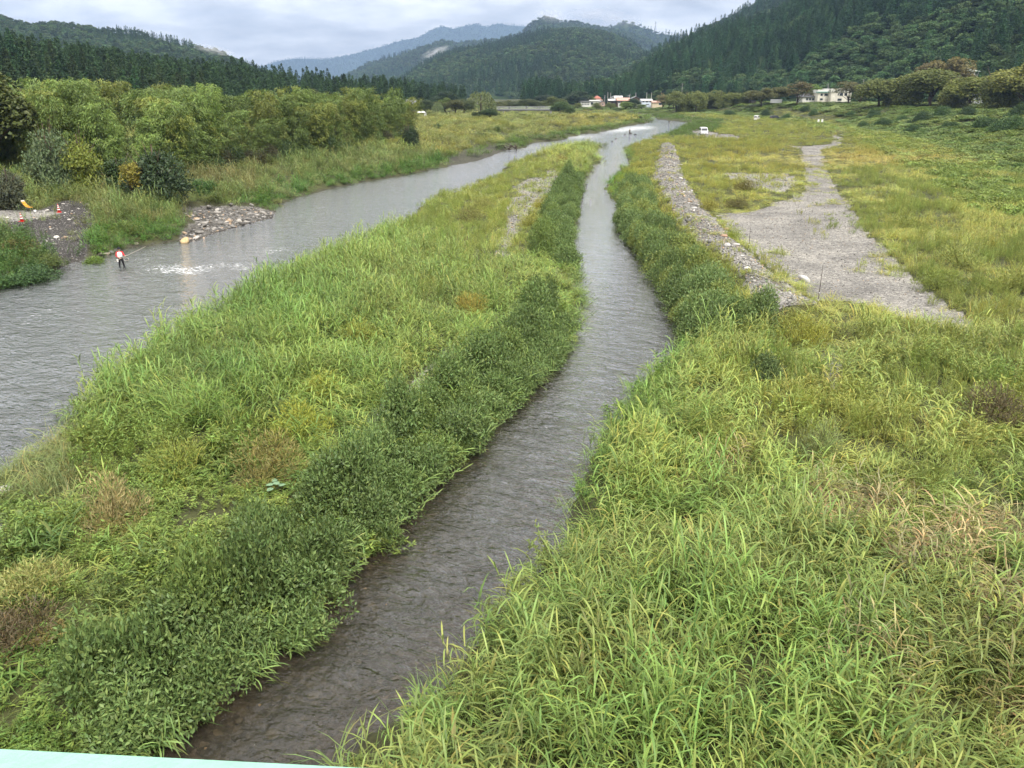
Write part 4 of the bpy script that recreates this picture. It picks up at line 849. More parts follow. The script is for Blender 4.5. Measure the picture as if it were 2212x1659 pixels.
# sprays of reed leaning out over the channel from the island shore
erng = np.random.default_rng(9); EP = np.array(ISL_R); seg_ = np.linalg.norm(np.diff(EP, axis=0), axis=1); cm_ = np.concatenate([[0], np.cumsum(seg_)]); dd = erng.uniform(25, cm_[-1] * .9, 330)
ex = np.interp(dd, cm_, EP[:, 0]); ey = np.interp(dd, cm_, EP[:, 1]); kx = (ey > 10) & (ey < 75); ex, ey, dd = ex[kx], ey[kx], dd[kx]; tx = np.interp(dd + .4, cm_, EP[:, 0]) - ex; ty = np.interp(dd + .4, cm_, EP[:, 1]) - ey; tl = np.hypot(tx, ty) + 1e-6
ex -= ty / tl * .15; ey += tx / tl * .15; ne_ = len(ex); out_ = np.arctan2(-tx / tl, ty / tl); sce = erng.uniform(.55, 1.05, ne_)
scatter('shore_reeds', REEDS, np.stack([ex, ey, np.full(ne_, .05)], 1), np.stack([-np.sin(out_) * .0 + erng.normal(0, .1, ne_), np.full(ne_, .75) + erng.normal(0, .2, ne_), out_], 1), np.stack([sce] * 3, 1), erng.integers(0, len(REEDS), ne_), np.array([.20, .30, .085]) * erng.uniform(.7, 1.2, (ne_, 1)), 'sprays of reed leaning over the narrow channel from the island shore', 'reeds')
# ------------------------------------------------------------------ single trees
trng = np.random.default_rng(5)
_GZ = GZ.reshape(len(ys), len(us))
def gz(x, y):                                # height of the ground sheet under a point
    i = int(np.clip(np.searchsorted(ys, y) - 1, 0, len(ys) - 2)); u_ = x / (y + AP); j = int(np.clip(np.searchsorted(us, u_) - 1, 0, len(us) - 2))
    a = np.clip((y - ys[i]) / (ys[i + 1] - ys[i]), 0, 1); b = np.clip((u_ - us[j]) / (us[j + 1] - us[j]), 0, 1)
    return float((_GZ[i, j] * (1 - b) + _GZ[i, j + 1] * b) * (1 - a) + (_GZ[i + 1, j] * (1 - b) + _GZ[i + 1, j + 1] * b) * a)
def grow_tree(name, parts, loc, scl, rz, color, label, cat, group=None):
    """parts: [(part name, mesh, coloured?)]"""
    e = empty(name, loc, rz); e.scale = scl if hasattr(scl, '__len__') else (scl, scl, scl)
    for nm, me, c in parts: ob(nm, me, e, color=color if c else None)
    return tag(e, label, cat, group)
# cedars on the slope behind the bamboo
CED = [(conifer_crown(700 + k, 20, 3.0 + .35 * k, 300, 7, .10, M_NEEDO, 1.1), trunk_mesh(20, .24, M_BARK, 0, k)) for k in range(4)]
cx_, cy_, cz_ = h_left.points(4.3, np.random.default_rng(12), 1.1)
cpx, cpt = project(cx_, cy_, cz_ + 14); ok = (cpx > -120) & (cpx < 1040)
cx_, cy_, cz_, cpx, cpt = [v[ok] for v in (cx_, cy_, cz_, cpx, cpt)]
grove_top = np.interp(cpx, [-100, 0, 110, 320, 460, 640, 880, 905, 1040], [190, 185, 160, 180, 172, 196, 200, 250, 250])
vis = cpt < grove_top - 4; order = np.argsort(np.where(vis, cy_, 1e6)); pickc = order[:290]; restm = np.ones(len(cx_), bool); restm[pickc] = False
for i in pickc:
    k = int(trng.integers(0, 4)); s_ = float(trng.uniform(.52, .82)); c = np.array([.042, .082, .030]) * trng.uniform(.6, 1.5); c[0] *= trng.uniform(.8, 1.3)
    grow_tree('cedar_tree', [('trunk', CED[k][1], False), ('crown', CED[k][0], True)], (cx_[i], cy_[i], cz_[i] - .4), (s_, s_, s_ * float(trng.uniform(.85, 1.12))), float(trng.uniform(0, 6.28)), c,
              'dark green cedar among the plantation rising behind the bamboo grove', 'tree', 'cedars behind the bamboo grove')
nr = int(restm.sum()); rs_ = trng.uniform(.52, .82, nr)
scatter('cedar_plantation', MID_CON, np.stack([cx_, cy_, cz_ - .4], 1)[restm], np.stack([np.zeros(nr), np.zeros(nr), trng.uniform(0, 6.28, nr)], 1), np.stack([rs_] * 3, 1), trng.integers(0, 4, nr),
        np.array([.042, .082, .030]) * trng.uniform(.6, 1.5, (nr, 1)), 'cedar plantation filling the slope behind the front cedars', 'forest')
# bamboo grove
BAM = []
for k in range(6):
    bend = [2.4, 3.4, 4.2, 2.9, 3.8, 2.0][k]; BAM.append((bamboo_crown(720 + k, 12, 3400, M_OBJ, bend, [2.3, 2.6, 2.4, 2.9, 2.5, 2.2][k]), bamboo_culm(12, bend)))
fl_px = [(-330, 430), (-150, 412), (0, 400), (100, 400), (180, 392), (300, 398), (370, 392), (450, 372), (560, 358), (650, 345), (750, 328), (830, 314), (886, 304)]
FL = np.array([G(a, b, 1.8) for a, b in fl_px]); seg = np.linalg.norm(np.diff(FL, axis=0), axis=1); cum = np.concatenate([[0], np.cumsum(seg)])
tops = [(-330, 172), (0, 182), (60, 176), (130, 168), (200, 172), (250, 180), (310, 196), (340, 194), (420, 190), (470, 178), (520, 198), (640, 204), (800, 204), (850, 206), (880, 218), (900, 236)]
nb_ = 0
for i in range(265):
    d_ = trng.uniform(0, cum[-1]); bx_ = float(np.interp(d_, cum, FL[:, 0])); by_ = float(np.interp(d_, cum, FL[:, 1])); back = float(trng.uniform(0, 1) ** 1.7) * 24 + .3
    q = np.array([bx_, by_]); q = q * (1 + back / np.linalg.norm(q)); x, y = q; z = gz(x, y)
    ppx, _ = project(np.array([x]), np.array([y]), np.array([z + 10.])); tp = float(np.interp(ppx[0], [a for a, b in tops], [b for a, b in tops])) + float(trng.normal(9, 13)) + (float(trng.uniform(10, 90)) * 110 / by_ if back < 4 else 0)
    zt = at(0, tp, y)[2]; Hh = zt - z
    if Hh < 4 or ppx[0] > 908: continue
    k = int(trng.integers(0, 6)); s_ = Hh / 10.9; light = 1.2 if ppx[0] < 470 else .95
    c = (np.array([.165, .235, .060]) if trng.uniform() < .75 else np.array([.235, .275, .065])) * light * trng.uniform(.6, 1.2)
    w_ = s_ * float(trng.uniform(.85, 1.2)); nb_ += 1
    grow_tree('bamboo', [('culm', BAM[k][1], False), ('crown', BAM[k][0], True)], (x, y, z - .1), (w_, w_, s_), float(trng.uniform(0, 6.28)), c, 'feathery arching bamboo in the grove along the river bank', 'bamboo', 'bamboo grove')
print('BAMBOO', nb_, 'CEDARS', len(pickc), nr)
# broadleaf kinds
BRO = []
for k in range(5):
    cr, lc = broad_crown(740 + k, 10, 5.2, M_OBJ, 9000, .52, 26, .0, .1, .85, .80); BRO.append((cr, limbs_mesh(10, lc, .26, M_BARK, k, .24)))
LOOSE = []
for k in range(3):
    cr, lc = broad_crown(750 + k, 10, 4.6, M_OBJ, 2400, .6, 18, .14, .1, .75, .66); LOOSE.append((cr, limbs_mesh(10, lc, .24, M_BARK, 9 + k, .2)))
LOWT = []
for k in range(4):
    LOWT.append((bush_mesh(770 + k, 4.6, 8.6, 9500, .46, .5, M_OBJ, 'crown', 26), BRO[k][1]))
WIL = [(willow_crown(760, 10, 4.0, M_OBJ), trunk_mesh(9, .35, M_BARK, .3, 3))]
def tree_at(px, ytop, ybase, wpx, Y, color, label, kindset, group=None, name='broadleaf_tree', cat='tree', seed=0):
    x, _, zb = at(px, ybase, Y); zb = min(zb, gz(x, Y) + .3) if ybase > 199 else zb; zb = gz(x, Y) - .1 if abs(zb - gz(x, Y)) > .2 else zb
    zt = at(px, ytop, Y)[2]; H_ = zt - zb; W_ = wpx / FPX * Y; k = kindset[seed % len(kindset)]; base_r = 5.2 if kindset in (BRO, LOWT) else (4.6 if kindset is LOOSE else 4.3)
    return grow_tree(name, [('trunk', k[1], False), ('crown', k[0], True)], (x, Y, zb), (W_ * 1.2 / 2 / base_r, W_ * 1.2 / 2 / base_r, H_ / (8.0 if kindset is LOWT else 10.0)), (px * 1.7 + seed) % 6.28, color, label, cat, group)
OL, BRN, GRN, DK = (.165, .195, .055), (.20, .175, .065), (.17, .24, .055), (.040, .070, .026)
cherry = [(1898, 166, 222, 74, 330, OL), (1948, 152, 222, 88, 325, (.16, .19, .052)), (2010, 146, 222, 92, 315, OL), (2062, 158, 224, 70, 300, (.17, .19, .052)), (2095, 160, 226, 84, 290, (.19, .22, .055)), (2150, 142, 228, 96, 280, OL), (2214, 122, 230, 110, 270, (.23, .245, .062)), (2300, 120, 232, 120, 260, OL)]
for i, (a, b, c, d, Y_, cc) in enumerate(cherry): tree_at(a, b, c, d, Y_, cc, 'spreading olive green cherry tree in the row on top of the vine covered embankment', LOWT if i % 2 else BRO, 'cherry trees on the embankment', 'cherry_tree', seed=i)
tree_at(2046, 121, 200, 78, 372, BRN, 'tall brownish tree rising behind the cherry row near the pale roof', BRO, None, seed=3)
tree_at(2010, 130, 200, 60, 380, (.15, .125, .05), 'russet tinged tree crown just behind the cherry row', BRO, None, seed=2)
for i, (a, b, c, d) in enumerate(((1833, 173, 216, 52), (1722, 177, 219, 46), (1858, 196, 220, 40))):
    tree_at(a, b, c, d, [392, 400, 385][i], [(.13, .125, .045), (.15, .13, .055), (.10, .12, .035)][i], ['bare branched brownish tree standing in front of the white two storey building', 'thin brownish tree beside the dark hipped roof house', 'low dark tree between the white building and the cherry row'][i], LOOSE, None, seed=i)
tree_at(1758, 180, 216, 26, 425, (.16, .24, .05), 'bright green small tree behind the white building roof', BRO, None, seed=1)
for i, (a, b, w) in enumerate(((1645, 188, 46), (1682, 186, 44))): tree_at(a, b, 219, w, 420 + 8 * i, (.13, .135, .042), 'rounded olive tree of the pair above the grey fence', BRO, 'pair of trees above the fence', seed=i + 1)
for i in range(13):
    a = 1462 + i * 13.4 + float(trng.uniform(-4, 4)); tree_at(a, 195 + float(trng.uniform(-3, 4)), 222.5, 30 + float(trng.uniform(-4, 8)), 452 + float(trng.uniform(-8, 8)), np.array(OL) * trng.uniform(.85, 1.25), 'small olive green tree in the long row on the embankment past the village', LOWT if i % 3 else BRO, 'long embankment tree row', seed=i)
# village trees
for i, (zx, zy, w, h, cc) in enumerate(((480, 255, 24, 16, OL), (780, 265, 26, 18, OL), (1120, 270, 40, 24, GRN), (1230, 280, 34, 22, (.08, .11, .035)), (1300, 190, 34, 24, DK), (350, 120, 26, 16, OL), (1940, 170, 40, 42, BRN), (2080, 170, 46, 44, OL), (2180, 190, 44, 36, (.12, .13, .04)), (1470, 290, 30, 12, GRN), (60, 260, 22, 12, OL))):
    a = (2300 + zx / 5.53) * .54; b = (370 + zy / 5.53) * .54
    tree_at(a, b - h * .3, b + h * .42, w * .62, [505, 505, 500, 502, 520, 575, 500, 500, 495, 500, 520][i], cc, ['low olive tree in front of the white long building', 'grey olive shrub tree beside the little pink house', 'dark green tree before the red brown roof', 'second dark tree before the red brown roof', 'dark pine-like tree in front of grey roofs', 'pale olive tree behind the white long building', 'large brownish tree by the orange roofed house', 'large olive tree beside the orange roofed house', 'olive tree ending the village bank', 'low green hedge tree under the pale blue house', 'olive tree at the village end by the bridge'][i], BRO if i != 6 else LOOSE, None, seed=i)
# trees round the far footbridge and park
park = [(919, 213, 244, 38, 350, (.06, .088, .03), 'dark rounded tree in the park beside the red brown shed'), (962, 209, 246, 26, 372, (.13, .18, .045), 'yellow green tree rising behind the small willow'), (984, 214, 247, 34, 365, (.10, .11, .036), 'olive park tree next to the big willow'), (1003, 213, 247, 34, 370, (.085, .11, .036), 'second olive park tree next to the big willow'), (948, 217, 246, 24, 368, (.09, .11, .034), 'small olive park tree behind the small willow'),
        (875, 217, 242, 34, 330, (.085, .105, .034), 'olive tree in front of the brown roofed house'), (965, 196, 225, 44, 470, DK, 'dark spreading tree before the cedars of the park'), (1058, 234, 260, 30, 300, (.06, .10, .032), 'dark rounded bushy tree below the big willow'), (1035, 240, 258, 24, 310, (.07, .10, .03), 'low dark tree under the big willow'),
        (1209, 217, 247, 30, 390, (.085, .14, .045), 'round green tree at the village end of the footbridge'), (1225, 224, 246, 26, 400, (.09, .14, .04), 'smaller green tree touching the round tree at the footbridge'), (1198, 207, 232, 38, 480, (.12, .15, .045), 'yellow olive tree behind the footbridge'), (1138, 213, 234, 42, 490, (.09, .115, .04), 'grey green trees crown behind the middle of the footbridge'), (1100, 216, 236, 36, 500, (.10, .12, .04), 'olive tree behind the footbridge beside the big willow'), (1078, 218, 238, 26, 480, (.14, .16, .06), 'pale olive tree by the footbridge end'), (1165, 217, 236, 30, 490, (.11, .14, .05), 'pale tree between footbridge and dark trees'),
        (1249, 195, 226, 46, 580, (.045, .075, .03), 'broad dark tree behind the village roofs'), (1175, 204, 228, 36, 600, (.04, .065, .028), 'dark tree against the valley cedars')]
for i, (a, b, c, d, Y_, cc, lab) in enumerate(park): tree_at(a, b, c, d, Y_, cc, lab, BRO, None, seed=i)
tree_at(1039, 193, 246, 56, 405, (.155, .19, .065), 'large pale weeping willow at the near end of the footbridge', WIL, None, 'willow_tree', seed=0)
tree_at(946, 219, 250, 22, 340, (.16, .21, .09), 'small pale willow standing alone on the park lawn', WIL, None, 'willow_tree', seed=0)
# trees standing out of the grove
grove = [(340, 296, 402, 150, 84, (.050, .082, .034), 'dark leafy tree bulging from the foot of the bamboo grove', LOWT), (260, 330, 404, 110, 86, (.05, .085, .026), 'dark green bush tree beside the yellow leaved shrub', LOWT), (118, 250, 402, 95, 84, (.13, .18, .085), 'grey green tree wrapped in creeper among the bamboo', LOWT), (185, 275, 404, 95, 85, (.21, .25, .05), 'yellow green airy tree among the bamboo', LOWT),
         (-5, 118, 395, 150, 96, (.085, .105, .028), 'tall olive brown tree beside the start of the bamboo', BRO), (20, 352, 415, 80, 76, (.11, .125, .075), 'low grey brown bushy tree above the gravel pad', LOWT), (120, 340, 402, 90, 84, (.06, .08, .03), 'dark tangled shrub tree below the bamboo', LOWT), (285, 352, 405, 48, 82, (.27, .245, .045), 'shrub with yellow leaves at the grove foot', LOOSE), (690, 190, 300, 60, 190, (.07, .085, .03), 'dark round crown showing above the middle of the bamboo', BRO), (640, 205, 300, 50, 185, (.09, .10, .034), 'olive crown above the middle of the bamboo', BRO),
         (884, 262, 302, 44, 158, (.035, .06, .026), 'dark bush ending the bamboo grove', LOWT), (440, 380, 420, 60, 92, (.07, .15, .035), 'bright green creeper covered bush under the reeds', LOWT)]
for i, (a, b, c, d, Y_, cc, lab, ks) in enumerate(grove): tree_at(a, b, c, d, Y_, cc, lab, ks, None, seed=i)

# ------------------------------------------------------------------ shrubs
BUSH = [bush_mesh(800 + k, 1.3, 1.35, 5200, .110, .44, M_OBJ, lobes=16) for k in range(5)]
FINE = [bush_mesh(820 + k, 1.0, 1.25, 2200, .12, .16, M_OBJ, fine=True) for k in range(4)]
def shrub(x, y, r, h, color, meshes, label, group=None, name='shrub', seed=0, r0=1.3):
    e = ob(name, meshes[seed % len(meshes)], None, (x, y, gz(x, y) - .05), (0, 0, (seed * 2.4) % 6.28), (r / r0, r / r0, h / 1.35), color); return tag(e, label, 'shrub', group)
def along(line, d):
    p = np.array(line); s_ = np.linalg.norm(np.diff(p, axis=0), axis=1); c = np.concatenate([[0], np.cumsum(s_)]); return np.array([np.interp(d, c, p[:, 0]), np.interp(d, c, p[:, 1])]), c[-1]
line_i = [G(a, b, .1) for a, b in isl_R[:25]]; tot = along(line_i, 0)[1]; d_ = 0.0; k = 0
while d_ < tot:
    p_, _ = along(line_i, d_); t_, _ = along(line_i, min(d_ + .5, tot)); tv = t_ - p_; tv /= np.linalg.norm(tv) + 1e-6; nv = np.array([-tv[1], tv[0]])
    for row in range(2 if p_[1] < 42 else (2 if k % 2 else 1)):
        off = .35 + row * 1.35 + float(trng.uniform(-.15, .25)); q = p_ + nv * off + tv * row * .6
        r_ = float(trng.uniform(1.0, 1.5)) * (1.0 if row == 0 else 1.1); cc = np.array([.135, .200, .062]) * trng.uniform(.85, 1.2) if trng.uniform() < .85 else np.array([.17, .24, .065])
        _ppx, _ppy = project(q[0], q[1], 1.0)
        if 1220 < _ppx < 1262 and 560 < _ppy < 760 and row == 0: continue
        shrub(q[0], q[1], r_, float(trng.uniform(1.4, 2.6)) * (.78 if row == 0 else 1.1), cc, BUSH, 'dark green leafy shrub in the dense belt along the island beside the narrow channel', 'island shrub belt', seed=k); k += 1
    d_ += float(trng.uniform(1.0, 1.5)) * (1 if p_[1] < 45 else 1.25)
line_r = [G(a, b, .1) for a, b in ((1500, 735), (1480, 706), (1450, 650), (1410, 590), (1370, 530), (1346, 490), (1347, 440), (1352, 420))]; tot = along(line_r, 0)[1]; d_ = 0.0
while d_ < tot:
    p_, _ = along(line_r, d_); t_, _ = along(line_r, min(d_ + .5, tot)); tv = t_ - p_; tv /= np.linalg.norm(tv) + 1e-6; nv = np.array([tv[1], -tv[0]])
    for row in range(3 if p_[1] < 40 else 2):
        q = p_ + nv * (.5 + row * 1.5 + float(trng.uniform(-.2, .3))); cc = np.array([.155, .225, .075]) * trng.uniform(.85, 1.2) if trng.uniform() < .7 else np.array([.23, .28, .075])
        shrub(q[0], q[1], float(trng.uniform(1.2, 1.8)), float(trng.uniform(1.8, 2.7)), cc, BUSH, 'dark green leafy shrub in the belt between the channel and the gravel ridge', 'bank shrub belt', seed=k); k += 1
    d_ += float(trng.uniform(1.2, 1.8))
single = [(1020, 690, 1.0, 1.25, (.33, .285, .065), 'rounded golden brown bush on the island near the narrow channel', FINE), (780, 745, 1.15, 1.1, (.30, .33, .07), 'pale yellow green feathery bush among the island reeds', FINE), (700, 865, 1.2, 1.0, (.30, .33, .06), 'yellow green bushy weed beside the lower island gravel', FINE), (645, 940, 1.25, 1.0, (.33, .36, .06), 'bright yellow green bush above the brown centred bush', FINE),
          (580, 1030, 1.3, 1.15, (.26, .235, .08), 'yellowish bush with a brown bare centre', FINE), (385, 1030, 1.2, 1.0, (.24, .28, .06), 'yellow green bush on the low island tip side', FINE), (245, 1140, 1.05, 1.25, (.34, .29, .13), 'tan feathery dry bush with tall grass around it', FINE), (60, 1300, 1.3, .9, (.30, .30, .10), 'pale straw coloured bush at the low end of the island', FINE), (40, 1410, 1.1, .9, (.14, .11, .06), 'brown withered bush below the straw coloured bush', FINE),
          (1170, 452, 1.2, 1.0, (.34, .33, .05), 'golden yellow bush beside the island stone ridge', FINE), (1145, 490, 1.3, 1.0, (.28, .29, .06), 'yellow bush under the golden bush on the island', FINE), (1215, 355, 1.3, 1.1, (.26, .21, .06), 'brownish bush near the island tip', FINE), (1010, 480, 1.6, 1.1, (.22, .22, .07), 'grey yellow bush in the island middle', FINE), (1040, 455, 1.5, 1.1, (.27, .28, .08), 'pale bush in the island middle beside gravel', FINE),
          (1740, 755, 1.3, 1.35, (.31, .32, .06), 'yellow feathery bush by the dark gravel patch', FINE), (1590, 449, 1.5, 1.1, (.15, .14, .05), 'dark brownish low shrub on the gravel edge', FINE), (1612, 418, 1.5, 1.1, (.17, .15, .05), 'brown twiggy shrub in the yellow field before the gravel', FINE), (1530, 462, 1.3, 1.1, (.24, .23, .05), 'olive twiggy shrub at the stone ridge', FINE), (1580, 530, .9, .8, (.26, .32, .05), 'small bright green shrub growing beside the stone ridge', FINE),
          (2070, 590, 1.8, 1.3, (.26, .30, .08), 'large pale feathery bush at the edge of the gravel clearing', FINE), (2130, 940, 1.2, 1.2, (.14, .115, .065), 'dry brown bare twig bush among green reeds', FINE), (1960, 500, 1.7, 1.2, (.25, .29, .07), 'pale green bush on the field side of the clearing', FINE), (2030, 640, 1.4, 1.1, (.22, .27, .06), 'green feathery bush where the clearing narrows', FINE), (1660, 830, .9, .9, (.12, .17, .06), 'small dark leafy shrub among pale reeds', BUSH), (2200, 640, 1.8, 1.2, (.24, .27, .06), 'yellow green bush beyond the clearing end', FINE), (1760, 1000, 1.0, 1.1, (.22, .26, .10), 'grey green feathery shrub among the near reeds', FINE), (1980, 1060, 1.2, 1.1, (.27, .33, .09), 'light green feathery shrub behind dry tan grass', FINE)]
for i, (a, b, r_, h_, cc, lab, ms) in enumerate(single):
    x, y = G(a, b, .7); shrub(x, y, r_ * 1.25, h_ * 1.7, cc, ms, lab, None, 'bush', i, 1.3 if ms is BUSH else 1.0)
# dark mounds of creeper on the embankment
for i, (a, b, w, Y_) in enumerate(((1890, 228, 34, 300), (1915, 240, 40, 262), (1952, 236, 30, 270), (1994, 240, 50, 250), (2040, 236, 44, 255), (2090, 240, 40, 245), (2138, 252, 60, 205), (2180, 262, 70, 190), (2205, 246, 60, 215), (1870, 244, 28, 262), (1975, 254, 36, 228), (2060, 252, 36, 226), (1700, 236, 26, 345), (1660, 226, 30, 380), (1760, 232, 24, 350), (1740, 226, 24, 372), (1580, 232, 30, 395), (1840, 232, 24, 320))):
    x, _, _z = at(a, b, Y_); r_ = w / FPX * Y_ * .55; shrub(x, Y_, r_, r_ * .95, np.array([.052, .095, .032]) * trng.uniform(.8, 1.5), BUSH, 'dark creeper covered bush standing out of the vine covered embankment', 'embankment bushes', seed=i)
# scrub on the plain beyond the bamboo
for i in range(34):
    a = float(trng.uniform(905, 1390)); b = float(trng.uniform(250, 300)) if a < 1120 else float(trng.uniform(247, 262)); x, y = G(a, b, 1.2)
    if fields(np.array([x]), np.array([y]))[0][0]: continue
    shrub(x, y, float(trng.uniform(1.2, 2.6)), float(trng.uniform(.8, 1.8)), np.array([.085, .12, .04]) * trng.uniform(.7, 1.5), BUSH, 'dark green scrub bush scattered on the plain beyond the bamboo grove', 'plain scrub bushes', seed=i)
# reeds and bushes of the near left bank
for i, (a, b, r_, h_, cc) in enumerate(((60, 580, 2.2, 1.4, (.07, .13, .045)), (20, 590, 2.0, 1.3, (.08, .15, .05)), (95, 560, 1.6, 1.1, (.12, .16, .045)), (40, 545, 1.8, 1.3, (.15, .15, .045)), (250, 440, 2.2, 1.6, (.13, .17, .05)), (210, 425, 2.2, 1.8, (.14, .18, .05)), (300, 455, 2.4, 1.5, (.12, .19, .045)), (340, 470, 2.2, 1.3, (.10, .19, .04)), (280, 500, 1.8, 1.1, (.15, .21, .045)), (200, 545, 1.3, .8, (.14, .22, .04)))):
    x, y = G(a, b, .8); shrub(x, y, r_, h_, cc, BUSH, ['bushy green herb mound at the water by the dark gravel heap', 'leafy green mound overhanging the river at the bank end', 'yellowish leafy mound under the dark gravel heap', 'olive weedy bush below the traffic cone', 'reedy bush uphill of the angler', 'tall bush beyond the second traffic cone', 'green bank bush upstream of the heap', 'bright green bank bush near the stony bar', 'low flowering bush behind the angler', 'small green bush at the shore behind the angler'][i], None, 'bush', i)

# undergrowth at the grove's foot
for i in range(46):
    d_ = i / 45 * cum[-1]; x = float(np.interp(d_, cum, FL[:, 0])) + float(trng.uniform(-.8, .8)); y = float(np.interp(d_, cum, FL[:, 1])) + float(trng.uniform(-1.5, 1.5)); sc_ = y / 90
    shrub(x, y, float(trng.uniform(1.6, 2.8)) * sc_ ** .5, float(trng.uniform(1.8, 3.6)), [np.array([.06, .095, .032]), np.array([.10, .15, .04]), np.array([.15, .19, .045]), np.array([.085, .085, .04])][int(trng.integers(0, 4))] * trng.uniform(.8, 1.2), BUSH, 'leafy undergrowth bush at the foot of the bamboo grove', 'grove undergrowth', seed=i)
# ------------------------------------------------------------------ stones
def stone_mesh(seed, sub=2, flat=.62):
    bm = bmesh.new(); bmesh.ops.create_icosphere(bm, subdivisions=sub, radius=.5); r_ = random.Random(seed); ax = [Vector([r_.gauss(0, 1) for _ in range(3)]).normalized() for _ in range(7)]; am = [r_.uniform(.55, 1.0) for _ in range(7)]
    for v in bm.verts:
        d = v.co.normalized(); k = 1.0
        for a, m in zip(ax, am):
            q = d.dot(a)
            if q > 0: k = min(k, m * .92 / max(q, .2))
        v.co = d * .5 * min(1, k); v.co.x *= r_.uniform(.98, 1.02) * 1.15; v.co.z *= flat
    me = bpy.data.meshes.new('stone'); bm.to_mesh(me); bm.free(); me.polygons.foreach_set('use_smooth', np.ones(len(me.polygons), bool)); return me
ST_O = [stone_mesh(k) for k in range(8)]; ST_I = [stone_mesh(20 + k, 1, .6) for k in range(6)]
for m_ in ST_O: m_.materials.append(M_STO)
for m_ in ST_I: m_.materials.append(M_STI)
srng = np.random.default_rng(31)
def in_region(poly, n, bias=None):
    p = np.array(poly); lo, hi = p.min(0), p.max(0); out = np.zeros((0, 2))
    while len(out) < n:
        c = srng.uniform(lo, hi, (n * 3, 2)); c = c[inpoly(c[:, 0], c[:, 1], poly)]; w = np.clip(60 / np.maximum(c[:, 1], 20), .12, 1); c = c[srng.uniform(0, 1, len(c)) < w]; out = np.concatenate([out, c])
    return out[:n]
def stone_col(n, base=(.34, .335, .325), dark=.25):
    c = np.array(base) * srng.uniform(.45, 1.5, (n, 1)); w = srng.uniform(0, 1, n); c[w < .1] = np.array([.40, .30, .21]) * srng.uniform(.7, 1.15, (int((w < .1).sum()), 1)); c[w > 1 - dark] *= .55; return np.clip(c, .03, .75)
# loose gravel, past counting
SP, SS, SC = [], [], []
for poly, n_, lo, hi, base in ((LEVEE, 8500, .08, .28, (.30, .292, .275)), (CLEAR, 7500, .04, .15, (.27, .26, .24)), (ISLG1, 1300, .10, .34, (.28, .275, .26)), (ISLG2, 900, .07, .26, (.29, .28, .26)), (MOUND, 600, .05, .26, (.34, .33, .31)), (ROCKBAR, 800, .12, .4, (.27, .26, .25)), (VANLOT, 500, .15, .4, (.29, .28, .27)), (SCRUBG, 500, .12, .35, (.36, .35, .34)), (RGRAV, 350, .06, .2, (.25, .24, .23)), (TRACK, 400, .1, .25, (.36, .35, .33)), (PAD, 700, .03, .09, (.36, .35, .33))):
    p_ = in_region(poly, n_); SP.append(p_); u_ = srng.uniform(0, 1, n_) ** 2.6; SS.append(lo + (hi - lo) * u_); SC.append(stone_col(n_, base))
SP, SS, SC = np.concatenate(SP), np.concatenate(SS), np.concatenate(SC); nS = len(SP); szz = height(SP[:, 0], SP[:, 1])
scatter('gravel', ST_I, np.stack([SP[:, 0], SP[:, 1], szz + SS * .12], 1), np.stack([srng.normal(0, .3, nS), srng.normal(0, .3, nS), srng.uniform(0, 6.28, nS)], 1), np.stack([SS, SS * srng.uniform(.7, 1.1, nS), SS * srng.uniform(.7, 1.2, nS)], 1), srng.integers(0, 6, nS), SC, 'grey river gravel of the ridge, clearing and bars', 'gravel')
# stones on the bed of the narrow channel and the shallows
bx = srng.uniform(-14, 8, 2600); by = srng.uniform(8, 60, 2600); bw, bs, _ = fields(bx, by); k_ = bw & (bs > .15); bx, by = bx[k_], by[k_]; nbd = len(bx); bsz = .08 + .32 * srng.uniform(0, 1, nbd) ** 3; bz = height(bx, by)
bc = np.array([.085, .077, .064]) * srng.uniform(.4, 1.5, (nbd, 1)); t_ = srng.uniform(0, 1, nbd) < .05; bc[t_] = [.34, .26, .16]
scatter('bed_stones', ST_I, np.stack([bx, by, bz + bsz * .08], 1), np.stack([np.zeros(nbd)] * 2 + [srng.uniform(0, 6.28, nbd)], 1), np.stack([bsz, bsz, bsz * .7], 1), srng.integers(0, 6, nbd), bc, 'brown stones on the bed of the narrow clear channel', 'stones')
# the stones that can be told apart: pieces of the ground they lie on
def stone(x, y, s, color, dz=.12, z=None, parent=ground, name='stone', meshes=ST_O):
    z = gz(x, y) if z is None else z
    return ob(name, meshes[int(srng.integers(0, len(meshes)))], parent, (x, y, z + s * dz), (float(srng.normal(0, .2)), float(srng.normal(0, .2)), float(srng.uniform(0, 6.28))), (s, s * float(srng.uniform(.7, 1)), s * float(srng.uniform(.75, 1.15))), color)
for p_ in in_region(ROCKBAR, 125): stone(p_[0], p_[1], float(.3 + .5 * srng.uniform() ** 2), stone_col(1, (.30, .285, .265), .3)[0])
for p_ in in_region(LEVEE, 85): stone(p_[0], p_[1], float(.28 + .35 * srng.uniform() ** 2), stone_col(1, (.40, .39, .38), .15)[0])
for p_ in in_region(MOUND, 16): stone(p_[0], p_[1], float(.25 + .25 * srng.uniform()), stone_col(1, (.48, .46, .43), .05)[0])
for i, (a, b) in enumerate(((195, 549), (203, 548.5), (210, 549), (216, 548), (222, 548), (228, 547), (233, 546.5), (239, 544), (247, 541), (295, 528), (302, 524))):
    x, y = G(a, b, .1); stone(x, y, [.4, .42, .35, .45, .4, .42, .38, .55, .8, .7, .6][i], [(.55, .5, .42), (.22, .22, .22), (.5, .42, .35), (.55, .5, .42), (.25, .25, .25), (.5, .45, .38), (.5, .42, .33), (.18, .18, .18), (.10, .09, .09), (.25, .22, .18), (.28, .25, .2)][i], .1, 0.0)
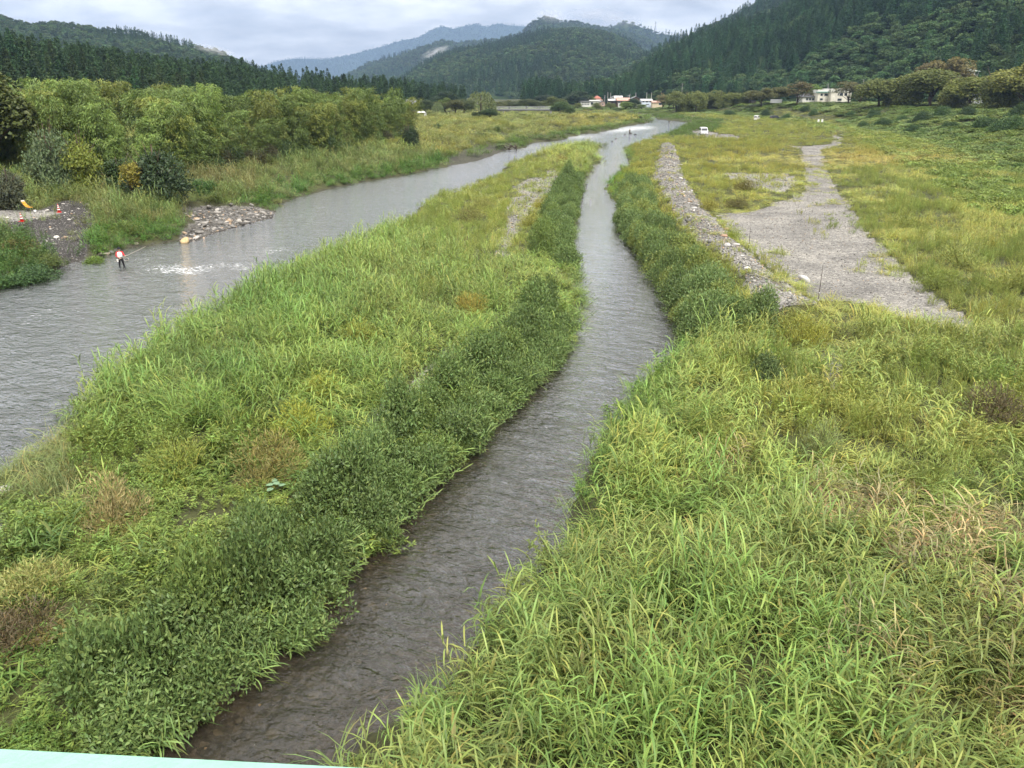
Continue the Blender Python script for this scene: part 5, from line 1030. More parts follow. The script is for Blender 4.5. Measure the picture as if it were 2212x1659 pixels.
# stones breaking the surface of the channels
for a, b, s_ in ((1350, 291, .9), (1362, 289, 1.1), (1372, 291, .8), (1330, 300, .7), (1322, 306, .7), (1288, 352, .5), (1284, 362, .6), (1280, 372, .5), (1296, 340, .5), (1262, 388, .4), (1268, 398, .4), (1260, 402, .35), (1258, 428, .4), (1276, 432, .35), (1246, 452, .35), (415, 508, .5), (432, 498, .5), (556, 452, .6), (572, 455, .6), (590, 462, .5), (470, 500, .4), (500, 487, .4)):
    x, y = G(a, b, 0); stone(x, y, s_, stone_col(1, (.12, .11, .10), .2)[0], .05, -.03)
# boulders that stand by themselves
def boulder(a, b, s, color, label):
    x, y = G(a, b, .1); o = stone(x, y, s, color, .15, max(gz(x, y), -.05), None, 'boulder'); tag(o, label, 'boulder')
boulder(401, 521, 1.15, (.50, .38, .21), 'large tan boulder at the water end of the stony bar')
boulder(8, 1152, .55, (.52, .51, .48), 'pale grey boulder at the low end of the island')
boulder(10, 1122, .5, (.40, .40, .38), 'rounded grey boulder beside the pale one at the low island end')
boulder(6, 1070, .6, (.46, .45, .42), 'whitish boulder at the shore under arching grass')
boulder(1733, 633, .8, (.50, .49, .48), 'big pale boulder on the gravel ridge near the stake')
boulder(1560, 556, .7, (.42, .28, .20), 'reddish boulder in the gravel ridge')
boulder(1565, 531, .55, (.45, .31, .22), 'second reddish boulder higher on the gravel ridge')
# ------------------------------------------------------------------ the bridge we stand on
M_MINT = paint('mint_paint', (.23, .44, .335), .5, .4, .16, 7, bump=.2); M_CONC = paint('concrete', (.36, .35, .33), .9, .2, .2, 2, bump=.4)
fa3 = np.array(G(0, 1618, HC - .35)); fb3 = np.array(G(730, 1656, HC - .35)); rdir = (fb3 - fa3) / np.linalg.norm(fb3 - fa3); rang = math.atan2(rdir[1], rdir[0]); mid3 = fa3 - np.array([-rdir[1], rdir[0]]) * .06
rail = empty('bridge_railing', (mid3[0], mid3[1], HC - 1.5), rang)
MB().box((0, 0, 1.11), (24, .12, .08)).build('top_rail', M_MINT, rail); MB().box((0, 0, .72), (24, .05, .06)).build('lower_rail', M_MINT, rail); MB().box((0, 0, .35), (24, .05, .06)).build('lower_rail', M_MINT, rail)
pm_ = MB().box((0, 0, .54), (.09, .07, 1.08)).mesh('post', M_MINT)
for i in range(-6, 7): ob('post', pm_, rail, (i * 1.8 + .9, 0, 0))
tag(rail, 'mint green painted railing of the road bridge', 'railing')
dk_ = MB().box((0, -3.6, HC - 1.75), (40, 7.6, .5)).build('bridge_deck', M_CONC); tag(dk_, 'concrete deck of the road bridge behind the mint railing', 'bridge')

# ------------------------------------------------------------------ people
M_SKIN = paint('skin', (.52, .33, .24), .6, .3, .1, 8); M_RED = paint('red_shirt', (.62, .045, .05), .8, .1, .15, 8); M_BLK = paint('black_wader', (.012, .012, .014), .6, .3, .3, 8); M_VEST = paint('white_vest', (.78, .77, .75), .8, .1, .12, 10); M_HAT = paint('black_hat', (.015, .016, .02), .8, .2, .2, 8)
M_KHAKI = paint('khaki_vest', (.14, .12, .08), .8, .1, .2, 8); M_GREY = paint('dark_shirt', (.05, .05, .055), .8, .1, .2, 8)
def person_body(name, mats, hipdrop=0.0, right_hand=(.02, -.24, .96), left_hand=(.42, -.36, 1.16)):
    J = {'pelvis': (0, 0, .90, .135), 'waist': (0, 0, 1.05, .13), 'chest': (0, -.01, 1.27, .165), 'neck': (0, -.01, 1.46, .06), 'jaw': (0, -.03, 1.53, .065), 'skull': (0, -.01, 1.63, .10), 'crown': (0, .0, 1.70, .07),
         'sl': (-.185, 0, 1.39, .075), 'el': (-.28, .0, 1.13, .052), 'wl': tuple(right_hand) + (.034,), 'sr': (.185, 0, 1.39, .075), 'er': (.30, -.13, 1.17, .052), 'wr': tuple(left_hand) + (.034,),
         'hl': (-.10, 0, .86, .105), 'kl': (-.13, -.04, .48, .072), 'al': (-.15, .02, .09, .05), 'tl': (-.17, -.16, .03, .045), 'hr': (.10, 0, .86, .105), 'kr': (.15, -.05, .48, .072), 'ar': (.22, .0, .09, .05), 'tr': (.26, -.17, .03, .045)}
    E = [('pelvis', 'waist'), ('waist', 'chest'), ('chest', 'neck'), ('neck', 'jaw'), ('jaw', 'skull'), ('skull', 'crown'), ('chest', 'sl'), ('sl', 'el'), ('el', 'wl'), ('chest', 'sr'), ('sr', 'er'), ('er', 'wr'), ('pelvis', 'hl'), ('hl', 'kl'), ('kl', 'al'), ('al', 'tl'), ('pelvis', 'hr'), ('hr', 'kr'), ('kr', 'ar'), ('ar', 'tr')]
    ks = list(J); me = bpy.data.meshes.new('skeleton'); me.from_pydata([J[k][:3] for k in ks], [(ks.index(a), ks.index(b)) for a, b in E], []); o = bpy.data.objects.new('skeleton', me); COL.objects.link(o)
    sm = o.modifiers.new('skin', 'SKIN'); 
    for i, k in enumerate(ks): me.skin_vertices[0].data[i].radius = (J[k][3], J[k][3] * (.8 if k in ('pelvis', 'waist', 'chest') else 1)); me.skin_vertices[0].data[i].use_root = (k == 'pelvis')
    ss = o.modifiers.new('sub', 'SUBSURF'); ss.levels = 2; ss.render_levels = 2
    dg = bpy.context.evaluated_depsgraph_get(); dg.update(); body = bpy.data.meshes.new_from_object(o.evaluated_get(dg)); bpy.data.objects.remove(o); bm = bmesh.new(); bm.from_mesh(body)
    # hands: a palm with four fingers and a thumb closed round the rod; nose, eyes and ears on the head
    def cap(p, q, r0, r1): mbx = MB(); mbx.tube([p, tuple((Vector(p) + Vector(q)) / 2), q], [r0, (r0 + r1) / 2, r1], 6); vs = [bm.verts.new(v) for v in mbx.v]; [bm.faces.new([vs[i] for i in f]) for f in mbx.f]
    for hx in (right_hand, left_hand):
        h = Vector(hx); fwd = Vector((.35, -.9, .15)).normalized(); side = fwd.cross(Vector((0, 0, 1))).normalized(); up = side.cross(fwd); cap(h, h + fwd * .08, .036, .034)
        for f in range(4):
            b = h + fwd * .075 + side * (f - 1.5) * .019; m_ = b + fwd * (.035 + .004 * (1.5 - abs(f - 1.5))) + up * .012; cap(b, m_, .010, .009); cap(m_, m_ - up * (.034 + .004 * (1.5 - abs(f - 1.5))) + fwd * .004, .009, .007)
        b = h + fwd * .02 - side * .036; cap(b, b + fwd * .045 - side * .012 + up * .02, .011, .009)
    cap(Vector((0, -.10, 1.60)), Vector((0, -.135, 1.575)), .014, .018)
    for s_ in (-1, 1): cap(Vector((s_ * .098, 0, 1.60)), Vector((s_ * .112, .01, 1.63)), .018, .02); cap(Vector((s_ * .035, -.096, 1.625)), Vector((s_ * .035, -.105, 1.625)), .012, .010)
    bm.normal_update(); me2 = bpy.data.meshes.new('body'); bm.to_mesh(me2); bm.free()
    for m in mats: me2.materials.append(m)                      # skin, shirt, trousers
    idx = []
    for p in me2.polygons:
        c = p.center; hand = min((c - Vector(right_hand)).length, (c - Vector(left_hand)).length) < .125
        idx.append(0 if c.z > 1.47 or hand else (2 if c.z < .96 and abs(c.x) < .3 and c.y > -.2 or c.z < .85 else 1))
    me2.polygons.foreach_set('material_index', idx); me2.polygons.foreach_set('use_smooth', np.ones(len(me2.polygons), bool)); return me2
def lathe(prof, n=16, mat=None, name='lathe'):
    V = []; Fs = []
    for r_, z in prof:
        for k in range(n): a = 2 * math.pi * k / n; V.append((r_ * math.cos(a), r_ * math.sin(a), z))
    for i in range(len(prof) - 1):
        for k in range(n): k2 = (k + 1) % n; Fs.append((i * n + k, i * n + k2, (i + 1) * n + k2, (i + 1) * n + k))
    Fs.append(tuple(range(n - 1, -1, -1))); Fs.append(tuple(range((len(prof) - 1) * n, len(prof) * n))); return mesh_from(name, V, Fs, [mat], True)
def angler(px, py, rz, deep, shirt, vestm, label, rodlab, rod_dir, rod_len):
    x, y = G(px, py, 0); e = empty('person', (x, y, -deep), rz); ob('body', person_body('body', [M_SKIN, shirt, M_BLK]), e)
    v = MB()                                                     # open vest: back, two fronts with pockets, shoulders
    prof_v = lathe([(.185, 1.0), (.195, 1.1), (.20, 1.25), (.185, 1.36), (.12, 1.43)], 20, vestm, 'vest'); o = ob('vest', prof_v, e); o.scale = (1.02, .84, 1)
    pk = MB().box((-.09, -.165, 1.12), (.11, .04, .12)).box((.09, -.165, 1.12), (.11, .04, .12)).box((-.09, -.165, 1.28), (.09, .03, .08)).box((.09, -.165, 1.28), (.09, .03, .08)).build('pocket', vestm, e)
    ob('hat', lathe([(.17, 1.655), (.172, 1.665), (.115, 1.68), (.108, 1.76), (.07, 1.785)], 16, M_HAT, 'hat'), e)
    b = MB().box((-.2, -.1, .80), (.11, .09, .2)).build('bag', vestm, e); MB().box((0, 0, 1.0), (.33, .27, .05)).build('belt', M_BLK, e); tag(e, label, 'person')
    # rod held in both hands
    h0 = Vector((.03, -.32, .95)); h1 = Vector((.44, -.44, 1.15)); mw = Matrix.Translation((x, y, -deep)) @ Matrix.Rotation(rz, 4, 'Z'); a = mw @ h0; b_ = mw @ h1; dirw = (b_ - a).normalized()
    pts = [a - dirw * .5 + Vector((0, 0, 0))] + [a + dirw * rod_len * t + Vector((0, 0, -.35 * t * t)) for t in (0, .15, .3, .5, .7, .85, 1)]
    r0 = empty('fishing_rod', tuple(a)); rel = [p - a for p in pts]
    MB().tube(rel[:4], [.013, .013, .012, .011], 6).build('butt', M_CORK, r0); MB().tube(rel[3:], [.013, .012, .010, .008, .005], 6).build('blank', M_ROD, r0); tag(r0, rodlab, 'fishing rod'); return e, mw
M_ROD = paint('rod_blank', (.05, .05, .045), .4, .5, .2, 5); M_CORK = paint('rod_grip', (.50, .45, .36), .6, .3, .15, 8)
ang, amw = angler(263.3, 575.3, R(18), .32, M_RED, M_VEST, 'angler in red shirt, white vest and black waders standing in the river', 'long dark fishing rod held by the angler in red', None, 7.5)
net = empty('landing_net', tuple(amw @ Vector((.12, -.2, .93))))
hoop = [Vector((.34 + .19 * math.cos(a), -.04 + .03 * math.sin(a), -.02 + .12 * math.sin(a))) for a in np.linspace(0, 2 * math.pi, 19)]
MB().tube(hoop, .011, 6, cap=False).build('hoop', M_CORK, net); MB().tube([(-.45, .05, 0), (.16, -.02, .0)], .013, 6).build('handle', M_ROD, net)
nm = MB()
for i in range(18): nm.tube([hoop[i], (Vector((.34, .02, -.18)) + hoop[i]) / 2 + Vector((0, 0, -.05)), (.34, .02, -.24)], .003, 3, cap=False)
o_ = nm.build('mesh', M_GREY, net); tag(net, 'round landing net on the belt of the angler in red', 'net')
angler(1360, 288.0, R(-25), .45, M_GREY, M_KHAKI, 'angler in dark clothes wading mid river above the island tip', 'dark fishing rod held by the angler above the island tip', None, 6.0)
angler(1445, 265.4, R(40), .75, M_GREY, M_GREY, 'angler waist deep in the wide upper river', 'thin rod of the waist deep angler in the upper river', None, 5.0)

# ------------------------------------------------------------------ cones, chair, stakes, signs on the banks
M_CONE = paint('cone_red', (.62, .035, .03), .5, .4, .15, 6); M_WHITE = paint('white_paint', (.80, .80, .79), .5, .4, .08, 4); M_OR = paint('orange_cloth', (.75, .36, .05), .8, .1, .15, 9); M_STEEL = paint('steel', (.16, .16, .17), .4, .5, .2, 6, .8)
for i, (a, b, lab) in enumerate(((47.5, 475.5 + 2, 'red and white striped traffic cone with weeds at its foot, on the dark gravel edge'), (128, 458.5, 'red and white striped traffic cone at the grassy end of the gravel pad'))):
    x, y = G(a, b, 1.75); e = empty('traffic_cone', (x, y, gz(x, y)), .4 * i); MB().box((0, 0, .025), (.40, .40, .05)).build('base', M_CONE, e)
    ob('cone_body', lathe([(.155, .05), (.030, .76), (.022, .78)], 14, M_CONE, 'cone_body'), e)
    for z0, z1 in ((.22, .33), (.43, .54), (.62, .69)):
        rr = lambda z: .157 - .127 * (z - .05) / .71 + .003
        ob('white_band', lathe([(rr(z0), z0), (rr(z1), z1)], 14, M_WHITE, 'white_band'), e)
    tag(e, lab, 'traffic cone')
x, y = G(63, 456.5, 1.78); ch = empty('camp_chair', (x, y, gz(x, y)), R(-15), .85)
st = []
sv, sf = [], []
for i, (q, z) in enumerate([(-.62, 1.18), (-.50, .98), (-.34, .78), (-.12, .60), (.12, .52), (.36, .50)]): sv += [(q, -.24, z), (q, .24, z), (q + .012, .24, z - .03), (q + .012, -.24, z - .03)]
for i in range(5):
    b0, b1 = i * 4, i * 4 + 4; sf += [(b0, b0 + 1, b1 + 1, b1), (b0 + 3, b1 + 3, b1 + 2, b0 + 2), (b0, b1, b1 + 3, b0 + 3), (b0 + 1, b0 + 2, b1 + 2, b1 + 1)]
sf += [(0, 3, 2, 1), (20, 21, 22, 23)]
ob('sling_seat', mesh_from('sling_seat', sv, sf, [M_OR]), ch)
for i in range(4): q = [(-.42, .90), (-.22, .70), (0, .575), (.22, .53)][i]; MB().box((q[0], 0, q[1] + .012), (.035, .49, .02)).build('dark_stripe', M_STEEL, ch)
MB().box((-.60, 0, 1.16), (.12, .36, .12)).build('head_pillow', M_WHITE, ch)
for sx, sy in ((-1, -1), (-1, 1), (1, -1), (1, 1)): MB().tube([(0, 0, .34), (sx * .32, sy * .26, .0)], .014, 6).build('leg', M_STEEL, ch)
MB().tube([(-.62, -.24, 1.17), (-.1, -.2, .4), (0, 0, .34), (-.1, .2, .4), (-.62, .24, 1.17)], .014, 6).build('frame', M_STEEL, ch); MB().box((0, 0, .36), (.3, .3, .12), taper=.6).build('seat_pouch', M_STEEL, ch)
tag(ch, 'reclining camp chair with orange striped sling on the gravel pad', 'chair')
x, y = G(76, 457.5, 1.78); ob_ = ob('cup', lathe([(.09, 0), (.11, .02), (.12, .18), (.11, .19)], 12, M_WHITE, 'cup'), None, (x, y, gz(x, y))); tag(ob_, 'small white tub on the ground beside the camp chair', 'tub')
M_RUST = paint('rusty_iron', (.06, .04, .035), .8, .3, .4, 9)
for i, (a, b, a2, b2, lab) in enumerate(((1615, 560, 1621, 491, 'thin dark stake with white tape beside the gravel ridge, the farther of the two'), (1765, 668, 1778, 571, 'leaning thin dark stake with white tape at the end of the gravel ridge'), (1853, 882, 1847, 838, 'short dark stake leaning among yellow grass'), (1931, 1500, 1928, 1475, 'stub of a dark iron post among the near reeds'))):
    x, y = G(a, b, .9); zb = gz(x, y); p1 = np.array(at(a2, b2, y)); e = empty('stake', (x, y, zb)); top = Vector((p1[0] - x, 0, p1[2] - zb)); MB().tube([(0, 0, -.2), tuple(top * .5), tuple(top)], [.022, .018, .009], 6).build('rod', M_RUST, e)
    if i < 2:
        for t in (.12, .3): q = top * t; MB().tube([tuple(q - top * .012), tuple(q + top * .012)], .028, 8).build('tape', M_WHITE, e)
    tag(e, lab, 'stake')
for i, (a, b, Y_) in enumerate(((1770, 246, 300), (1778, 247, 300))):
    x, _, z = at(a, b, Y_); e = empty('notice_board', (x, Y_, gz(x, Y_)), 0); MB().box((0, 0, .5), (.07, .07, 1.0)).build('post', M_STEEL, e); MB().box((0, -.06, 1.2), (.6, .04, 1.0)).build('board', M_WHITE, e); tag(e, ['small white notice board at the foot of the embankment, with a companion beside it', 'small white notice board nearer the dark bushes at the embankment foot'][i], 'sign')
# broad grey green leaves of one big plant on the island
M_BIG = paint('grey_leaf', (.16, .26, .15), .5, .4, .2, 4)
x, y = G(597, 1075, .6); bp = empty('broad_leaf_plant', (x, y, gz(x, y)), 0, .42)
for i in range(6):
    a = (.3, 1.9, 2.6, 3.7, 4.4, 5.6)[i]; d = Vector((math.cos(a), math.sin(a), 0)); tip = d * (.34, .08, .46, .2, .5, .14)[i] + Vector((0, 0, (.7, 1.05, .6, .9, .72, 1.0)[i])); MB().tube([(0, 0, 0), tuple(d * .2 + Vector((0, 0, .5))), tuple(tip)], [.014, .012, .008], 5).build('stalk', M_CULM, bp)
    side = Vector((-d.y, d.x, 0)); sv = [tip - d * .1]; 
    ring = [(-.12, .16), (.02, .24), (.2, .2), (.36, .1), (.46, 0), (.36, -.1), (.2, -.2), (.02, -.24), (-.12, -.16)]; sv = [tip] + [tip + d * p_ + side * q_ + Vector((0, 0, -.25 * p_ * p_ - abs(q_) * .2)) for p_, q_ in ring]
    ob('leaf', mesh_from('leaf', sv, [(0, j, j + 1) for j in range(1, 9)] + [(0, 9, 1)], [M_BIG]), bp)
tag(bp, 'plant with broad grey green leaves beside the brown centred bush', 'plant')

# ------------------------------------------------------------------ cars
M_CARW = paint('white_car_paint', (.80, .80, .80), .25, .5, .03, 2); M_CARD = paint('dark_car_paint', (.035, .038, .045), .25, .5, .1, 2); M_GLASS = paint('car_glass', (.03, .035, .04), .08, .6, .2, 2); M_TYRE = paint('tyre', (.015, .015, .015), .9, .2, .2, 9); M_RIM = paint('rim', (.4, .4, .42), .35, .5, .1, 9, .7); M_LAMP = paint('lamp_glass', (.75, .76, .78), .15, .6, .05, 5); M_TAIL = paint('tail_lamp', (.5, .02, .02), .2, .5, .1, 5); M_PLATE = paint('plate', (.75, .72, .4), .5, .3, .05, 5)
def van(name, loc, rz, Wd, Ln, Ht, profile, paintm, label, windscreen, side_wins, scl=1.0, rear_win=None):
    """profile: side outline [(y,z)] front at -y"""
    e = empty(name, loc, rz, scl); bm = bmesh.new(); n = len(profile)
    def xs(z): return Wd / 2 * (1 - .10 * max(0, (z - Ht * .5) / (Ht * .5)))
    l_ = [bm.verts.new((-xs(z), y, z)) for y, z in profile]; r_ = [bm.verts.new((xs(z), y, z)) for y, z in profile]
    bm.faces.new(l_[::-1]); bm.faces.new(r_)
    for i in range(n): j = (i + 1) % n; bm.faces.new((l_[i], l_[j], r_[j], r_[i]))
    bmesh.ops.recalc_face_normals(bm, faces=bm.faces); bmesh.ops.bevel(bm, geom=list(bm.edges), offset=.07, segments=3, affect='EDGES', profile=.6)
    me = bpy.data.meshes.new('body'); bm.to_mesh(me); bm.free(); me.materials.append(paintm); me.polygons.foreach_set('use_smooth', np.ones(len(me.polygons), bool)); ob('body', me, e)
    def slab(nm, y0, z0, y1, z1, w, m, d=.02):     # glass laid on a front or back slope
        v0, v1 = Vector((0, y0, z0)), Vector((0, y1, z1)); t = (v1 - v0).normalized(); nrm = Vector((0, -t.z, t.y)) if y0 < 0 else Vector((0, t.z, -t.y)); w1 = w - .16
        V = [Vector((-w / 2, y0, z0)), Vector((w / 2, y0, z0)), Vector((w1 / 2, y1, z1)), Vector((-w1 / 2, y1, z1))]; V = [v + nrm * d for v in V] + [v - nrm * .03 for v in V]
        ob(nm, mesh_from(nm, V, [(0, 1, 2, 3), (7, 6, 5, 4), (0, 4, 5, 1), (1, 5, 6, 2), (2, 6, 7, 3), (3, 7, 4, 0)], [m]), e)
    slab('windscreen', *windscreen, Wd - .22, M_GLASS)
    if rear_win: slab('rear_window', *rear_win, Wd - .3, M_GLASS)
    for s in (-1, 1):
        for (y0, y1, z0, z1) in side_wins:
            V = []
            for o_ in (.018, -.04): V += [(s * (xs(z0) + o_), y0, z0), (s * (xs(z0) + o_), y1, z0), (s * (xs(z1) + o_), y1 - .03, z1), (s * (xs(z1) + o_), y0 + .08, z1)]
            ob('side_window', mesh_from('side_window', V, [(0, 1, 2, 3), (7, 6, 5, 4), (0, 4, 5, 1), (1, 5, 6, 2), (2, 6, 7, 3), (3, 7, 4, 0)], [M_GLASS]), e)
        yf = min(p[0] for p in profile); yr = max(p[0] for p in profile)
        MB().box((s * (Wd / 2 - .22), yf - .0, Ht * .40), (.32, .08, .18)).build('headlight', M_LAMP, e); MB().box((s * (Wd / 2 - .12), yr - .01, Ht * .5), (.12, .06, .4)).build('tail_light', M_TAIL, e)
        MB().box((s * (Wd / 2 + .10), yf + .75, Ht * .56), (.16, .10, .22)).build('mirror', paintm, e)
        for yy in (yf + .85, yr - .9):
            w = empty('wheel', (s * (Wd / 2 - .1), yy, .32), parent=e); w.rotation_euler = (0, math.pi / 2, 0)
            ob('tyre', lathe([(.2, -.105), (.30, -.11), (.32, -.06), (.32, .06), (.30, .11), (.2, .105)], 18, M_TYRE, 'tyre'), w); ob('rim', lathe([(.19, -.112), (.2, 0), (.19, .112), (.05, .118)], 14, M_RIM, 'rim'), w)
    yf = min(p[0] for p in profile); yr = max(p[0] for p in profile)
    MB().box((0, yf - .03, .42), (Wd - .1, .16, .22)).build('bumper', paintm, e); MB().box((-.42, yf - .12, .46), (.42, .03, .09)).box((.42, yf - .12, .46), (.42, .03, .09)).build('grille', M_TYRE, e); MB().box((0, yf - .125, .46), (.33, .02, .17)).build('number_plate', M_WHITE, e)
    MB().box((0, yr + .03, .40), (Wd - .1, .12, .2)).build('rear_bumper', paintm, e); MB().box((0, yr + .1, .62), (.33, .02, .17)).build('number_plate', M_PLATE, e)
    return tag(e, label, 'van')
prof_v = [(-2.35, .32), (-2.40, .75), (-2.28, 1.05), (-1.55, 1.88), (-1.2, 1.98), (2.1, 1.98), (2.36, 1.8), (2.42, .9), (2.40, .32)]
vx, vy = VANXY
van('white_van', (vx, vy, gz(vx, vy)), R(-6), 1.9, 4.8, 1.98, prof_v, M_CARW, 'white van parked on the gravel lot beside the river', (-2.23, 1.12, -1.62, 1.80), [(-1.75, -.7, 1.12, 1.72), (-.6, .7, 1.12, 1.74), (.8, 2.0, 1.12, 1.74)], 1.0, (2.42, 1.15, 2.36, 1.75))
prof_k = [(-1.65, .28), (-1.68, .8), (-1.55, 1.05), (-1.05, 1.75), (-.8, 1.86), (1.5, 1.86), (1.66, 1.7), (1.70, .8), (1.68, .28)]
kx, ky, _ = KEIXY
van('white_minivan', (kx, ky, gz(kx, ky)), R(180 - 32), 1.48, 3.4, 1.87, prof_k, M_CARW, 'small boxy white van seen from behind on the mown track', (-1.5, 1.12, -1.1, 1.68), [(-1.2, -.3, 1.1, 1.62), (-.2, .6, 1.1, 1.64), (.7, 1.4, 1.1, 1.64)], 1.0, (1.70, 1.12, 1.66, 1.62))
qx, qy, _ = DARKXY
prof_d = [(-2.2, .32), (-2.28, .7), (-2.1, .98), (-1.2, 1.12), (-.6, 1.66), (-.2, 1.74), (1.9, 1.72), (2.15, 1.5), (2.25, .9), (2.2, .32)]
van('dark_wagon', (qx, qy, gz(qx, qy)), R(90 + 8), 1.75, 4.5, 1.74, prof_d, M_CARD, 'dark wagon half hidden by grass beyond the small white van', (-1.15, 1.14, -.62, 1.62), [(-.75, .1, 1.1, 1.58), (.2, 1.0, 1.1, 1.6), (1.1, 1.9, 1.1, 1.58)], 1.0, (2.2, 1.08, 2.1, 1.5))

# ------------------------------------------------------------------ houses
WALLS = {'white': paint('wall_white', (.72, .71, .68), .8, .2, .12, 1.2), 'pink': paint('wall_pink', (.48, .34, .29), .8, .2, .12, 1.2), 'blue': paint('wall_pale_blue', (.62, .70, .80), .8, .2, .08, 1.2), 'brown': paint('wall_brown', (.13, .09, .065), .8, .2, .2, 2), 'cream': paint('wall_cream', (.62, .52, .38), .8, .2, .12, 1.2), 'brick': paint('wall_brick', (.30, .13, .09), .85, .2, .2, 3), 'dirty': paint('wall_weathered', (.70, .66, .58), .85, .2, .25, .8), 'dark': paint('wall_dark_wood', (.05, .045, .04), .8, .2, .3, 2), 'grey': paint('wall_grey', (.34, .35, .36), .8, .2, .15, 2)}
ROOFS = {'grey': paint('roof_grey_tile', (.17, .175, .18), .6, .35, .25, 2, bump=.5), 'pale': paint('roof_pale_sheet', (.48, .47, .45), .5, .4, .15, 1.5), 'red': paint('roof_red_brown', (.33, .12, .08), .65, .3, .25, 2, bump=.5), 'redpale': paint('roof_faded_red', (.50, .30, .24), .65, .3, .2, 2, bump=.4), 'dark': paint('roof_dark_tile', (.065, .065, .07), .6, .35, .25, 2, bump=.5), 'orange': paint('roof_orange', (.45, .17, .07), .65, .3, .2, 2), 'teal': paint('roof_teal_edge', (.10, .27, .24), .5, .3, .1, 2), 'light': paint('roof_light_green', (.50, .58, .56), .5, .3, .1, 2)}
M_WIN = paint('window_glass', (.035, .045, .055), .1, .6, .2, 2); M_FRAME = paint('window_frame', (.55, .55, .55), .5, .4, .1, 3)
def house(name, label, x0, x1, yb, yw, yr, Y, wall, roof, kind='gable', deep=7.0, wins=(), rz=0.0, cat='house', over=.5, door=None, lift=0.0):
    """x0..x1, base, wall top and roof top as seen in the photo, at distance Y"""
    xa, _, zb = at(x0, yb, Y); xb = at(x1, yb, Y)[0]; zw = at(x0, yw, Y)[2]; zr = at(x0, yr, Y)[2]; w = xb - xa; hw = zw - zb; hr = zr - zw; e = empty(name, ((xa + xb) / 2, Y + deep / 2, zb), rz)
    MB().box((0, 0, hw / 2 - 1.0), (w, deep, hw + 2.0)).build('wall', WALLS[wall], e); a, b = w / 2 + over, deep / 2 + over; th = .16
    if kind == 'gable':                                        # ridge across the view
        V = [(-a, -b, hw), (a, -b, hw), (a, 0, hw + hr), (-a, 0, hw + hr), (-a, b, hw), (a, b, hw)]; V += [(p, q, r_ + th) for p, q, r_ in V]
        Fs = [(6, 7, 8, 9), (9, 8, 11, 10), (0, 3, 2, 1), (3, 4, 5, 2), (0, 1, 7, 6), (4, 10, 11, 5), (0, 6, 9, 3), (3, 9, 10, 4), (1, 2, 8, 7), (2, 5, 11, 8)]
        gb = MB().add([(-w / 2, -deep / 2, hw), (-w / 2, deep / 2, hw), (-w / 2, 0, hw + hr * .92), (w / 2, -deep / 2, hw), (w / 2, deep / 2, hw), (w / 2, 0, hw + hr * .92)], [(0, 2, 1), (3, 4, 5)]); gb.build('gable', WALLS[wall], e)
    elif kind == 'gable_front':                                 # gable end faces the river
        V = [(-a, -b, hw), (0, -b, hw + hr), (a, -b, hw), (-a, b, hw), (0, b, hw + hr), (a, b, hw)]; V += [(p, q, r_ + th) for p, q, r_ in V]
        Fs = [(6, 7, 10, 9), (7, 8, 11, 10), (0, 3, 4, 1), (1, 4, 5, 2), (0, 1, 7, 6), (1, 2, 8, 7), (3, 9, 10, 4), (4, 10, 11, 5), (0, 6, 9, 3), (2, 5, 11, 8)]
        MB().add([(-w / 2, -deep / 2, hw), (w / 2, -deep / 2, hw), (0, -deep / 2, hw + hr * .96), (-w / 2, deep / 2, hw), (w / 2, deep / 2, hw), (0, deep / 2, hw + hr * .96)], [(0, 1, 2), (3, 5, 4)]).build('gable', WALLS[wall], e)
    elif kind == 'hip':
        k = max(.25, 1 - 1.1 * b / a) * a if a > b else .15 * a
        V = [(-a, -b, hw), (a, -b, hw), (a, b, hw), (-a, b, hw), (-k, 0, hw + hr), (k, 0, hw + hr), (-a, -b, hw - th), (a, -b, hw - th), (a, b, hw - th), (-a, b, hw - th)]
        Fs = [(0, 1, 5, 4), (1, 2, 5), (2, 3, 4, 5), (3, 0, 4), (6, 9, 8, 7), (0, 6, 7, 1), (1, 7, 8, 2), (2, 8, 9, 3), (3, 9, 6, 0)]
    else:
        V = [(s * a, t * b, hw + u_) for u_ in (0, max(hr, .2)) for s, t in ((-1, -1), (1, -1), (1, 1), (-1, 1))]; Fs = [(0, 3, 2, 1), (4, 5, 6, 7), (0, 1, 5, 4), (1, 2, 6, 5), (2, 3, 7, 6), (3, 0, 4, 7)]
    rf = ob('roof', mesh_from('roof', V, Fs, [ROOFS.get(roof) or WALLS[roof]]), e)
    if kind in ('gable',): MB().box((0, 0, hw + hr + th), (2 * a, .3, .22)).build('ridge_cap', ROOFS['grey'], rf)
    for u_, v_, ww, wh in wins:
        cx_w, cz_w = -w / 2 + w * u_, hw * v_; f = MB().box((cx_w, -deep / 2 - .03, cz_w), (w * ww + .16, .10, hw * wh + .16)).build('window', M_FRAME, e); MB().box((cx_w, -deep / 2 - .075, cz_w), (w * ww, .04, hw * wh)).build('pane', M_WIN, f)
        for s_ in (-1, 1):
            pass
    if door: MB().box((-w / 2 + w * door[0], -deep / 2 - .04, hw * .22), (w * door[1], .10, hw * .44)).build('door', WALLS['dark'], e)
    return tag(e, label, cat)
def zx(v): return 1242 + v * .0976
def zy(v): return 199.8 + v * .0976
row2 = [(.1 + .18 * i, v, .12, .2) for i in range(5) for v in (.35, .75)]
house('long_house', 'long white building with two rows of windows at the village end', zx(145), zx(335), zy(300), zy(205), zy(190), 560, 'white', 'grey', 'flat', 8, row2)
house('house', 'plain white annex with a tan panel joined to the long white building', zx(335), zx(545), zy(298), zy(190), zy(172), 562, 'white', 'pale', 'gable', 7, [(.2, .5, .26, .5)])
house('house', 'house with dark tiled roof behind the long white building', zx(125), zx(320), zy(280), zy(190), zy(135), 585, 'white', 'grey', 'gable', 7)
